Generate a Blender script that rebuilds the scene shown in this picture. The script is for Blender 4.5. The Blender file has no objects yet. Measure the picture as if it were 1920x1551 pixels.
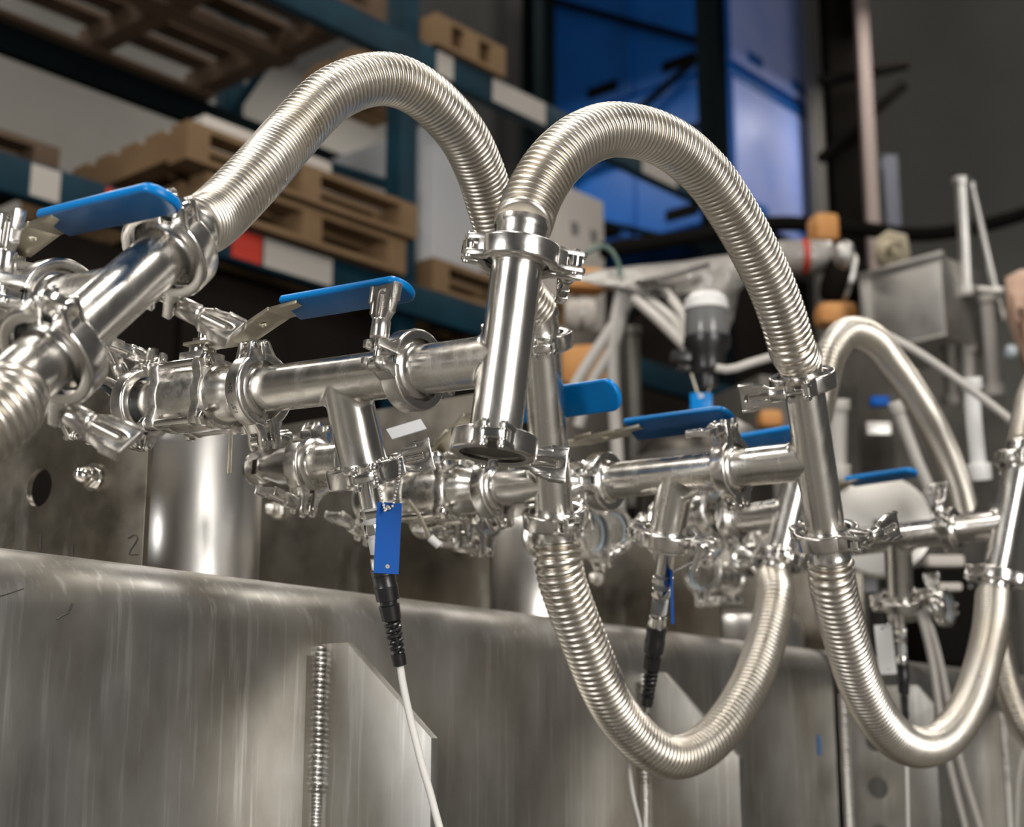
import bpy, bmesh, math, random
from mathutils import Vector as V, Matrix
from math import sin, cos, pi, radians as RD
random.seed(7)
SC = bpy.context.scene
COL = SC.collection
# ------------------------------------------------------------------ camera
FPX, CX, CY = 2800.0, 960.0, 775.5
PITCH = math.atan(624.5 / FPX)
CAM = V((0, 0, 1.35))
FW = V((0, cos(PITCH), sin(PITCH))); UPV = V((0, -sin(PITCH), cos(PITCH))); RT = V((1, 0, 0))
cam = bpy.data.cameras.new('camera'); camo = bpy.data.objects.new('camera', cam); COL.objects.link(camo)
camo.location = CAM; camo.rotation_euler = (pi/2 + PITCH, 0, 0)
cam.sensor_fit = 'HORIZONTAL'; cam.sensor_width = 36; cam.lens = FPX * 36 / 1920
cam.clip_start = 0.05; cam.clip_end = 100
cam.dof.use_dof = True; cam.dof.focus_distance = 1.20; cam.dof.aperture_fstop = 6.2
SC.camera = camo
# ------------------------------------------------------------------ world, exposure
w = bpy.data.worlds.new('world'); SC.world = w; w.use_nodes = True
bg = w.node_tree.nodes['Background']; bg.inputs[0].default_value = (1.0, 0.965, 0.92, 1); bg.inputs[1].default_value = 0.07
SC.view_settings.view_transform = 'Standard'; SC.view_settings.look = 'None'
SC.view_settings.exposure = -0.05; SC.view_settings.gamma = 1.0; SC.view_settings.use_curve_mapping = False
SC.cycles.max_bounces = 8; SC.cycles.glossy_bounces = 5; SC.cycles.caustics_reflective = False
def area(name, loc, target, sx, sy, power, colr=(1, 0.95, 0.88)):
    l = bpy.data.lights.new(name, 'AREA'); l.shape = 'RECTANGLE'; l.size = sx; l.size_y = sy
    l.energy = power; l.color = colr
    o = bpy.data.objects.new(name, l); COL.objects.link(o)
    o.location = loc; o.rotation_euler = (V(target) - V(loc)).to_track_quat('-Z', 'Y').to_euler()
    return o
area('daylight_door', (3.2, -3.5, 2.2), (0, 1.2, 1.6), 2.3, 3.4, 270, (1, .97, .93))  # unseen area light added behind the camera for bright streaks on the steel
area('daylight_window', (-3.6, -2.2, 2.4), (0, 1.2, 1.6), 1.4, 2.6, 130, (1, .98, .96))  # second unseen light added behind the camera, on the left, for steel reflections
for i, x in enumerate((-3.2, -.4, 2.6)):
    for j, y in enumerate((0.2, 4.2, 8.2)):
        area('ceiling_lamp_light', (x, y, 5.8), (x, y, 0), .35, 2.2, (95, 42, 52)[j], (1, .94, .86))

# ------------------------------------------------------------------ helpers
def P(px, py, d): return CAM + RT * ((px - CX) / FPX * d) + UPV * ((CY - py) / FPX * d) + FW * d
def ray(px, py): return RT * ((px - CX) / FPX) + UPV * ((CY - py) / FPX) + FW
def on_plane(px, py, nv, k):          # point where the view line of a pixel meets the plane nv.(p-CAM)=k
    r = ray(px, py); return CAM + r * (k / nv.dot(r))
def frame(o, z, x):
    z = V(z).normalized(); x = V(x); x = (x - z * x.dot(z)).normalized(); y = z.cross(x)
    M = Matrix((x, y, z)).transposed().to_4x4(); M.translation = o; return M
def catmull(pts, step, SUB=24):
    pts = [V(p) for p in pts]; q = [pts[0]*2 - pts[1]] + pts + [pts[-1]*2 - pts[-2]]; out = []
    for i in range(1, len(q) - 2):
        p0, p1, p2, p3 = q[i-1:i+3]
        for k in range(SUB):
            t = k / SUB
            out.append(0.5 * ((2*p1) + (p2 - p0)*t + (2*p0 - 5*p1 + 4*p2 - p3)*t*t + (3*p1 - p0 - 3*p2 + p3)*t**3))
    out.append(pts[-1])
    L = [0]
    for a, b in zip(out, out[1:]): L.append(L[-1] + (b - a).length)
    n = max(2, round(L[-1] / step)); res = []; j = 0
    for i in range(n + 1):
        s = L[-1] * i / n
        while j < len(L) - 2 and L[j+1] < s: j += 1
        res.append(out[j].lerp(out[j+1], (s - L[j]) / max(1e-9, L[j+1] - L[j])))
    return res
class MB:
    def __init__(s): s.v = []; s.f = []
    def add(s, vs, fs, M=None):
        b = len(s.v); s.v += [(M @ V(p)) if M else V(p) for p in vs]; s.f += [tuple(b + i for i in f) for f in fs]; return s
    def box(s, c, d, M=None):
        x, y, z = d[0]/2, d[1]/2, d[2]/2
        vs = [V((c[0]+i*x, c[1]+j*y, c[2]+k*z)) for i in (-1, 1) for j in (-1, 1) for k in (-1, 1)]
        return s.add(vs, [(0,1,3,2),(4,6,7,5),(0,4,5,1),(2,3,7,6),(0,2,6,4),(1,5,7,3)], M)
    def lathe(s, prof, n=32, M=None, a0=0, a1=2*pi, closed=False):
        full = abs(a1 - a0 - 2*pi) < 1e-6; m = n if full else n + 1; vs = []; fs = []; k = len(prof)
        for i in range(m):
            a = a0 + (a1 - a0) * i / n
            vs += [V((r*cos(a), r*sin(a), z)) for r, z in prof]
        for i in range(n):
            j = (i + 1) % m
            for q in range(k if closed else k - 1):
                q2 = (q + 1) % k; fs.append((i*k+q, j*k+q, j*k+q2, i*k+q2))
        if closed and not full: fs += [tuple(range(k)), tuple(range((m-1)*k, m*k))[::-1]]
        if not closed and full:
            if prof[0][0] > 1e-6: fs.append(tuple(i*k for i in range(n))[::-1])
            if prof[-1][0] > 1e-6: fs.append(tuple(i*k+k-1 for i in range(n)))
        return s.add(vs, fs, M)
    def cyl(s, a, b, r, r2=None, n=20):
        a, b = V(a), V(b); z = b - a; x = V((0,0,1)) if abs(z.normalized().z) < .9 else V((1,0,0))
        return s.lathe([(r, 0), (r if r2 is None else r2, z.length)], n, frame(a, z, x))
    def tube(s, pts, r, n=16, cap=True):
        pts = [V(p) for p in pts]; t = (pts[1] - pts[0]).normalized()
        x = V((0,0,1)) if abs(t.z) < .9 else V((1,0,0)); x = (x - t*x.dot(t)).normalized(); vs = []; fs = []
        for i, p in enumerate(pts):
            t2 = (pts[min(i+1, len(pts)-1)] - pts[max(i-1, 0)]).normalized()
            x = (x - t2*x.dot(t2)).normalized(); y = t2.cross(x); rr = r[i] if isinstance(r, (list, tuple)) else r
            vs += [p + x*(rr*cos(2*pi*k/n)) + y*(rr*sin(2*pi*k/n)) for k in range(n)]
        for i in range(len(pts) - 1):
            for k in range(n):
                k2 = (k+1) % n; fs.append((i*n+k, i*n+k2, (i+1)*n+k2, (i+1)*n+k))
        if cap: fs += [tuple(range(n))[::-1], tuple(range((len(pts)-1)*n, len(pts)*n))]
        return s.add(vs, fs)
    def prism(s, poly, z0, z1, M=None):
        n = len(poly); vs = [V((x, y, z0)) for x, y in poly] + [V((x, y, z1)) for x, y in poly]
        fs = [tuple(range(n))[::-1], tuple(range(n, 2*n))] + [(i, (i+1) % n, n+(i+1) % n, n+i) for i in range(n)]
        return s.add(vs, fs, M)
    def holed(s, poly, c, hole, z0, z1, M=None, n=40):
        """prism of a polygon with a hole; hole(a)->radius"""
        A = sorted([math.atan2(y-c[1], x-c[0]) % (2*pi) for x, y in poly] + [2*pi*i/n for i in range(n)])
        o = []; h = []
        for a in A:
            best = None
            for (x1, y1), (x2, y2) in zip(poly, poly[1:] + poly[:1]):
                dx, dy = x2-x1, y2-y1; den = cos(a)*dy - sin(a)*dx
                if abs(den) < 1e-12: continue
                t = ((x1-c[0])*dy - (y1-c[1])*dx)/den; u = ((x1-c[0])*sin(a) - (y1-c[1])*cos(a))/den
                if t > 0 and -1e-6 <= u <= 1+1e-6 and (best is None or t < best): best = t
            o.append((c[0]+cos(a)*best, c[1]+sin(a)*best)); r = hole(a); h.append((c[0]+cos(a)*r, c[1]+sin(a)*r))
        m = len(A); vs = [V((x, y, z)) for z in (z0, z1) for L in (o, h) for x, y in L]; fs = []
        for i in range(m):
            j = (i+1) % m
            fs += [(i, m+i, m+j, j), (2*m+i, 2*m+j, 3*m+j, 3*m+i), (i, j, 2*m+j, 2*m+i), (m+i, 3*m+i, 3*m+j, m+j)]
        return s.add(vs, fs, M)
    def ball(s, c, r, n=12, sc=(1,1,1)):
        m = n//2; pr = [(r*sin(pi*i/m)*1.0, -r*cos(pi*i/m)) for i in range(m+1)]; pr[0] = (0, -r); pr[-1] = (0, r)
        M = Matrix.Translation(c) @ Matrix.Diagonal((*sc, 1)); return s.lathe(pr, n, M)
    def build(s, name, mat, parent=None, world=False, bevel=0, ang=35, seg=2, loc=None, **props):
        vs = s.v; mi = None
        if world and parent is not None: mi = parent.matrix_basis.inverted()
        if loc is not None: mi = Matrix.Translation(-V(loc))
        if mi: vs = [mi @ p for p in vs]
        me = bpy.data.meshes.new(name); me.from_pydata(vs, [], s.f)
        bm = bmesh.new(); bm.from_mesh(me)
        bmesh.ops.remove_doubles(bm, verts=bm.verts, dist=1e-6)
        bmesh.ops.recalc_face_normals(bm, faces=bm.faces)
        if bevel:
            es = [e for e in bm.edges if len(e.link_faces) == 2 and e.calc_face_angle(0) > RD(40)]
            if es: bmesh.ops.bevel(bm, geom=es, offset=bevel, segments=seg, affect='EDGES', clamp_overlap=True, profile=.6)
        bm.to_mesh(me); bm.free()
        me.polygons.foreach_set('use_smooth', [True]*len(me.polygons)); me.set_sharp_from_angle(angle=RD(ang))
        me.materials.append(mat)
        o = bpy.data.objects.new(name, me); COL.objects.link(o)
        if parent is not None: o.parent = parent
        if loc is not None: o.location = loc
        for k, v in props.items(): o[k] = v
        return o
def tag(o, label, cat, group=None, kind=None):
    if label: o['label'] = label
    if cat: o['category'] = cat
    if group: o['group'] = group
    if kind: o['kind'] = kind
    return o
def empty(name, M, label, cat, group=None):
    o = bpy.data.objects.new(name, None); COL.objects.link(o); o.empty_display_size = .02
    o.matrix_basis = M if isinstance(M, Matrix) else Matrix.Translation(M)
    return tag(o, label, cat, group)
KIDS = {}
def copy_tree(o, parent=None):
    c = o.copy(); COL.objects.link(c); c.parent = parent
    for ch in o.children: copy_tree(ch, c)
    return c
PROTO = {}
def inst(kind, builder, M, label, group=None):
    if kind not in PROTO:
        o = builder(M); PROTO[kind] = o
    else:
        o = copy_tree(PROTO[kind]); o.matrix_basis = M
    o['label'] = label
    if group: o['group'] = group
    return o
# ------------------------------------------------------------------ materials
def mat(name, col, metal=0.0, rough=0.5, **k):
    m = bpy.data.materials.new(name); m.use_nodes = True; nt = m.node_tree; N = nt.nodes; L = nt.links
    b = N['Principled BSDF']; b.inputs['Base Color'].default_value = (*col, 1); b.inputs['Metallic'].default_value = metal
    b.inputs['Roughness'].default_value = rough
    if 'coat' in k: b.inputs['Coat Weight'].default_value = k['coat']; b.inputs['Coat Roughness'].default_value = .08
    if 'emit' in k: b.inputs['Emission Color'].default_value = (*k['emit'], 1); b.inputs['Emission Strength'].default_value = k.get('es', 1)
    if 'trans' in k: b.inputs['Transmission Weight'].default_value = k['trans']
    if 'spec' in k: b.inputs['Specular IOR Level'].default_value = k['spec']
    tc = N.new('ShaderNodeTexCoord'); coord = tc.outputs['Object']
    def noise(scale, stretch=(1,1,1), detail=4, ro=.55):
        mp = N.new('ShaderNodeMapping'); mp.inputs['Scale'].default_value = stretch; L.new(coord, mp.inputs[0])
        n = N.new('ShaderNodeTexNoise'); n.inputs['Scale'].default_value = scale; n.inputs['Detail'].default_value = detail
        n.inputs['Roughness'].default_value = ro; L.new(mp.outputs[0], n.inputs[0]); return n.outputs['Fac']
    def rng(src, a, b_, lo=.3, hi=.7):
        r = N.new('ShaderNodeMapRange'); r.inputs[1].default_value = lo; r.inputs[2].default_value = hi
        r.inputs[3].default_value = a; r.inputs[4].default_value = b_; L.new(src, r.inputs[0]); return r.outputs[0]
    if 'col2' in k:      # two-tone variation
        f = rng(noise(k.get('cscale', 8), k.get('cst', (1,1,1)), 5), 0, 1, k.get('clo', .35), k.get('chi', .65))
        mx = N.new('ShaderNodeMix'); mx.data_type = 'RGBA'; L.new(f, mx.inputs[0])
        mx.inputs[6].default_value = (*col, 1); mx.inputs[7].default_value = (*k['col2'], 1); out = mx.outputs[2]
        if 'col3' in k:
            f3 = rng(noise(k.get('c3scale', 40), k.get('c3st', (1,1,1)), 4), 0, 1, k.get('c3lo', .5), k.get('c3hi', .7))
            m3 = N.new('ShaderNodeMix'); m3.data_type = 'RGBA'; L.new(f3, m3.inputs[0]); L.new(out, m3.inputs[6])
            m3.inputs[7].default_value = (*k['col3'], 1); out = m3.outputs[2]
        L.new(out, b.inputs['Base Color'])
    if 'r2' in k:
        L.new(rng(noise(k.get('rscale', 60), k.get('rst', (1,1,1))), rough, k['r2']), b.inputs['Roughness'])
    if 'bump' in k:
        bp = N.new('ShaderNodeBump'); bp.inputs['Strength'].default_value = k['bump']; bp.inputs['Distance'].default_value = k.get('bd', .0005)
        L.new(noise(k.get('bscale', 300), k.get('bst', (1,1,1)), 3), bp.inputs['Height']); L.new(bp.outputs[0], b.inputs['Normal'])
    return m
ST = (.70, .675, .635)
M_tube = mat('polished_steel', (.72,.70,.665), 1, .19, r2=.31, rscale=90, rst=(1,1,.15), col2=(.66,.64,.60), cscale=25)
M_cast = mat('cast_steel', (.66,.64,.605), 1, .20, r2=.36, rscale=120, bump=.15, bscale=500)
M_clamp = mat('clamp_steel', (.70,.68,.65), 1, .17, r2=.30, rscale=70, bump=.05, bscale=350)
M_hose = mat('hose_steel', (.64,.61,.56), 1, .27, r2=.37, rscale=50, col2=(.68,.63,.55), cscale=14)
M_shiny = mat('bright_steel', (.8,.785,.755), 1, .12)
M_dark = mat('cap_steel', (.20,.19,.17), 1, .38, r2=.5, rscale=60)
M_zinc = mat('zinc_plate', (.40,.365,.28), 1, .32, r2=.45, bump=.1, bscale=600, col2=(.50,.47,.39), cscale=40)
M_tank = mat('tank_plate', (.52,.515,.495), 1, .36, r2=.48, rscale=22, rst=(1,1,.3), col2=(.34,.315,.275), cscale=9, cst=(1,1,.6),
             col3=(.68,.67,.65), c3scale=120, c3st=(1,1,.05), c3lo=.55, c3hi=.8, bump=.06, bscale=500, bst=(1,1,.04))
M_plate = mat('stained_plate', (.32,.295,.255), 1, .28, r2=.45, rscale=20, col2=(.17,.15,.12), cscale=9, cst=(1,1,.5), bump=.06, bscale=300,
              col3=(.55,.53,.49), c3scale=24, c3st=(1,1,.3), c3lo=.6, c3hi=.8)
M_vessel = mat('vessel_steel', (.66,.645,.62), 1, .27, r2=.36, rscale=30, rst=(1,1,.2))
M_weld = mat('weld_steel', (.72,.71,.69), 1, .26, r2=.36)
M_blue = mat('blue_vinyl', (.0,.20,.58), 0, .30, spec=.3, bump=.05, bscale=120)
M_tagb = mat('blue_tag_plastic', (.0,.085,.40), 0, .45, spec=.15)
M_white = mat('white_plastic', (.72,.715,.70), 0, .4)
M_cable = mat('white_cable', (.70,.685,.65), 0, .42)
M_ink = mat('black_ink', (.02,.02,.02), 0, .5)
M_etch = mat('etched_mark', (.07,.065,.06), .3, .5)
M_blk = mat('black_rubber', (.012,.012,.013), 0, .36, coat=.2)
M_gask = mat('pale_blue_gasket', (.36,.42,.46), 0, .4)  # pale blue paints bluish reflections inside the clamp rings; the knob is blue
M_wall = mat('painted_wall', (.31,.295,.268), 0, .9, col2=(.26,.25,.228), cscale=.6)
M_wallr = mat('grey_panel_wall', (.24,.24,.215), 0, .9, col2=(.29,.29,.26), cscale=.5)
M_floor = mat('concrete', (.16,.15,.135), 0, .6, col2=(.10,.095,.085), cscale=2)
M_rack = mat('rack_blue_paint', (.0025,.020,.034), 0, .55, col2=(.004,.032,.052), cscale=5, spec=.2)
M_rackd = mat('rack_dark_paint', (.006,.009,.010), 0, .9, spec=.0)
M_wood = mat('pallet_wood', (.15,.088,.040), 0, .8, col2=(.20,.125,.060), cscale=4, cst=(1,1,1))
M_wood2 = mat('old_pallet_wood', (.065,.038,.02), 0, .8, col2=(.10,.062,.036), cscale=4)  # dark tone: painted shadow for the high pallets, age for the weathered one
M_lab = mat('label_paper', (.40,.37,.335), 0, .7)
M_red = mat('red_label', (.45,.03,.015), 0, .5)
M_bin = mat('blue_bin_plastic', (.0,.12,.50), 0, .45, col2=(.0,.10,.42), cscale=3)
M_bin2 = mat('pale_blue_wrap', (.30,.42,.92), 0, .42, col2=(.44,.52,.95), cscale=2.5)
M_black = mat('matte_black', (.010,.009,.008), 0, .9, spec=.0)
M_void = mat('dark_carton', (.012,.009,.007), 0, .9, spec=.1, col2=(.008,.006,.005), cscale=3)  # near-black colour stands in for the dark void under the shelves
M_cab = mat('pale_cabinet', (.48,.49,.51), 0, .6)
M_beige = mat('beige_carton', (.50,.46,.42), 0, .8)
M_org = mat('orange_paint', (.52,.22,.055), 0, .6, col2=(.60,.30,.10), cscale=12)
M_mach = mat('machine_grey', (.12,.112,.10), .6, .5, col2=(.20,.185,.165), cscale=6)
M_dome = mat('dark_vessel', (.16,.145,.125), .9, .38, col2=(.10,.09,.08), cscale=4)
M_sheet = mat('stainless_sheet', (.52,.505,.48), 1, .36, r2=.5, rscale=8)
M_wrap = mat('milky_wrap', (.36,.34,.315), 0, .35, coat=.3, bump=1.0, col2=(.25,.235,.215), cscale=14, bscale=18, bd=.01)
M_hosew = mat('translucent_tubing', (.50,.475,.44), 0, .35)
M_skin = mat('tan_cover', (.50,.33,.24), 0, .6)
M_smoke = mat('smoked_glass', (.30,.30,.30), 0, .12, trans=.5)
# ------------------------------------------------------------------ directions of the plant
D3 = V((.574, .819, 0)); N3 = V((.819, -.574, 0)); Z3 = V((0, 0, 1)); TOWARD = V((0, -1, 0)); AWAY = V((0, 1, 0))
TR = .01905
def hexprism(mb, a, b, r): mb.cyl(a, b, r, n=6)
# ------------------------------------------------------------------ sanitary clamp (local z = pipe axis, x = screw side, y = nut side)
def half_ring(sgn):
    m = MB(); pr = [(.0225,-.0075),(.0285,-.0080),(.0300,-.0066),(.0300,.0066),(.0285,.0080),(.0225,.0075),(.0262,.0025),(.0262,-.0025)]
    a0, a1 = RD(7), RD(173)
    if sgn < 0: a0, a1 = RD(187), RD(353)
    m.lathe(pr, 28, None, a0, a1, True)
    lug = [(.0240, .0045), (.0300, .0035), (.0470, .0035), (.0470, .0090), (.0440, .0105), (.0330, .0108), (.0262, .0150)]
    root = [(.0240, .0040), (.0335, .0036), (.0335, .0106), (.0262, .0150)]
    fl = lambda poly: [(x, y*sgn) for x, y in poly]
    m.prism(fl(lug), .0038, .0078); m.prism(fl(lug), -.0078, -.0038); m.prism(fl(root), -.006, .006)
    hl = [(-.0240, .0035), (-.0370, .0030), (-.0395, .0060), (-.0370, .0098), (-.0300, .0125), (-.0255, .0150)]
    m.prism(fl(hl), .0038, .0078); m.prism(fl(hl), -.0078, -.0038); m.prism(fl([(-.0240,.0035),(-.0300,.0035),(-.0300,.0115),(-.0255,.0145)]), -.005, .005)
    return m
def build_clamp(M):
    r = empty('pipe_clamp', M, None, 'clamp')
    for s in (1, -1): half_ring(s).build('half_ring', M_clamp, r, bevel=.0009)
    MB().prism([(-.0375,-.0092),(-.0345,-.0092),(-.0325,-.006),(-.0325,.006),(-.0345,.0092),(-.0375,.0092),(-.0395,.006),(-.0395,-.006)], -.0032, .0032).build('hinge_link', M_shiny, r, bevel=.0008)
    for s in (1, -1):
        MB().cyl((-.0355, s*.0062, -.0092), (-.0355, s*.0062, .0092), .0026, n=14).build('hinge_pin', M_shiny, r, bevel=.0006)
    x = .0395
    m = MB().cyl((x, -.0070, 0), (x, .0115, 0), .0028, n=14).cyl((x, -.0070, -.0034), (x, -.0070, .0034), .0048, n=16)
    pr = [(.0001, 0)]; z = 0
    while z < .0335: pr += [(.0026, z), (.0033, z+.0006)]; z += .0013
    pr += [(.0026, z), (.0001, z+.0006)]
    m.lathe(pr, 14, frame(V((x, .0105, 0)), (0,1,0), (1,0,0)))
    m.build('swing_bolt', M_shiny, r)
    MB().cyl((x, -.0070, -.0092), (x, -.0070, .0092), .0026, n=14).build('bolt_pin', M_shiny, r, bevel=.0006)
    m = MB(); F = frame(V((x, .0112, 0)), (0,1,0), (1,0,0))
    m.lathe([(.0030,0),(.0062,0),(.0068,.001),(.0068,.013),(.0062,.0145),(.0036,.0145)], 22, F)
    # wings: a tulip plate with an arched window, local (u = width, v = height)
    G = Matrix(((.1,0,1.14,x),(0,1.05,0,.0106),(-1.14,0,.1,0),(0,0,0,1)))
    out = [(-.0052,.013),(.0052,.013),(.0082,.018),(.0105,.026),(.0115,.034),(.0115,.039),(.0065,.0385),(-.0065,.0385),(-.0115,.039),(-.0115,.034),(-.0105,.026),(-.0082,.018)]
    def hole(a): 
        c, s = abs(cos(a)), abs(sin(a)); rx, ry = .0034, .0105
        return 1/((c/rx)**4 + (s/ry)**4)**.25
    m.holed(out, (0, .0255), hole, -.0024, .0024, G)
    for s in (1, -1):
        m.box((s*.0100, .033, 0), (.0022, .012, .0066), G); m.box((s*.0078, .0235, 0), (.002, .010, .006), G)
    m.build('wing_nut', M_clamp, r, bevel=.0006)
    MB().lathe([(.0192,-.0006),(.0245,-.0006),(.0245,.0006),(.0192,.0006)], 28, None, closed=True).build('gasket', M_gask, r)
    return r
def clamp(c, axis, xdir, ydir, label, group=None, s=1.06):
    ax = V(axis).normalized(); x = V(xdir) if xdir is not None else ax.cross(V(ydir))
    if xdir is None and x.z > 0: x = -x
    x = (x - ax*x.dot(ax)).normalized(); y = ax.cross(x)
    if y.dot(V(ydir)) < 0: y = -y
    M = frame(c, x.cross(y), x)
    if s != 1: M = M @ Matrix.Scale(s, 4)
    return inst('clamp', build_clamp, M, label, group)
# ------------------------------------------------------------------ tubes with ferrules
def ferr(R=TR): return [(R-.003, 0), (.0252, 0), (.0254, .0006), (.0252, .0029), (R+.0022, .0052), (R+.0004, .0075), (R, .0095)]
def add_run(m, A, B, fa=True, fb=True, R=TR, n=56):
    A, B = V(A), V(B); L = (B-A).length
    a = ferr(R) if fa else [(R-.003, 0), (R, 0)]; b = ferr(R) if fb else [(R-.003, 0), (R, 0)]
    z = B - A; x = V((1,0,0)) if abs(z.normalized().x) < .9 else V((0,1,0))
    mid = [(R, L*i/12) for i in range(1, 12) if .012 < L*i/12 < L-.012]
    m.lathe(a + mid + [(r, L-q) for r, q in b[::-1]], n, frame(A, z, x)); return m
def add_branch(m, O, axis, E, R=TR, f=.0075, flange=True, n=56):
    O, E = V(O), V(E); a = V(axis).normalized(); b = (E-O).normalized(); L = (E-O).length
    ab = (a - b*a.dot(b)).normalized(); c = b.cross(ab); bp = (b - a*b.dot(a)).normalized(); rings = []
    K = 6
    for k in range(K+1):
        t = k/K; ring = []
        for i in range(n):
            th = 2*pi*i/n; q = abs(cos(th)); sg = cos(th)
            P0 = O + a*((R+f)*sg) + c*(R*sin(th)) + bp*(R*q)
            P2 = O + b*(R*q + f*q + .0008) + (ab*cos(th) + c*sin(th))*R
            P1 = O + b*(R*q) + (ab*cos(th) + c*sin(th))*R
            ring.append(P0*(1-t)**2 + P1*(2*t*(1-t)) + P2*t*t)
        rings.append(ring)
    pr = [(R, L*.6), (R, L-.0095)] + ([(r, L-q) for r, q in ferr(R)[::-1]] if flange else [(R, L), (R-.003, L)])
    for r, z in pr: rings.append([O + b*z + (ab*cos(2*pi*i/n) + c*sin(2*pi*i/n))*r for i in range(n)])
    vs = [p for g in rings for p in g]; fs = []
    for k in range(len(rings)-1):
        for i in range(n):
            j = (i+1) % n; fs.append((k*n+i, k*n+j, (k+1)*n+j, (k+1)*n+i))
    m.add(vs, fs); return m
def fitting(name, label, A, B, branches=(), fa=True, fb=True, cat='pipe fitting', group=None, M_=None):
    A, B = V(A), V(B); r = empty(name, B if B.z < A.z else A, label, cat, group)
    m = MB(); add_run(m, A, B, fa, fb)
    m.build('run_tube', M_ or M_tube, r, world=True, ang=40)
    for O, E in branches:
        add_branch(MB(), O, (B-A), E).build('branch_tube', M_ or M_tube, r, world=True, ang=40)
    return r
# ------------------------------------------------------------------ corrugated hose
def hose(label, pts, c0=None, c1=None, R=.0222, cl=.018, pitch=.0046, seed=0, n=48):
    W = [P(*p) if not isinstance(p, V) else p for p in pts]
    r = empty('corrugated_hose', min(W, key=lambda p: p.z), label, 'hose', 'corrugated steel hoses of the manifold')
    fine = catmull(W, .00025, 120); L = .00025*(len(fine)-1); p0, p1 = pitch if isinstance(pitch, tuple) else (pitch, pitch)
    path = []; rr = []; m = MB(); s = 0.0; i = 0
    while s < L:
        f = s/.00025; j = min(int(f), len(fine)-2); path.append(fine[j].lerp(fine[j+1], f-j))
        pt = p0 + (p1-p0)*s/L; rr.append(R - (.0022+.22*pt)*(1-abs(sin(pi*(i % 8)/8))**.8)); s += pt/8; i += 1
    m.tube(path, rr, n, True); m.build('corrugated_tube', M_hose, r, world=True, ang=60)
    for end, c in ((0, c0), (-1, c1)):
        if c is None: continue
        e = path[end]; dr = (c - e).normalized(); L = (c-e).length
        mb = MB(); mb.lathe([(.014,-.004),(.0195,-.004),(.0205,0),(.0207,.003),(.0198,.0045),(.0198,L-.009),(.0208,L-.006),(.0250,L-.003),(.0252,L),(.014,L)], 48, frame(e, dr, V((1,0,0)) if abs(dr.x) < .9 else Z3))
        mb.build('end_collar', M_tube, r, world=True, ang=40)
    return r
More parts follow.
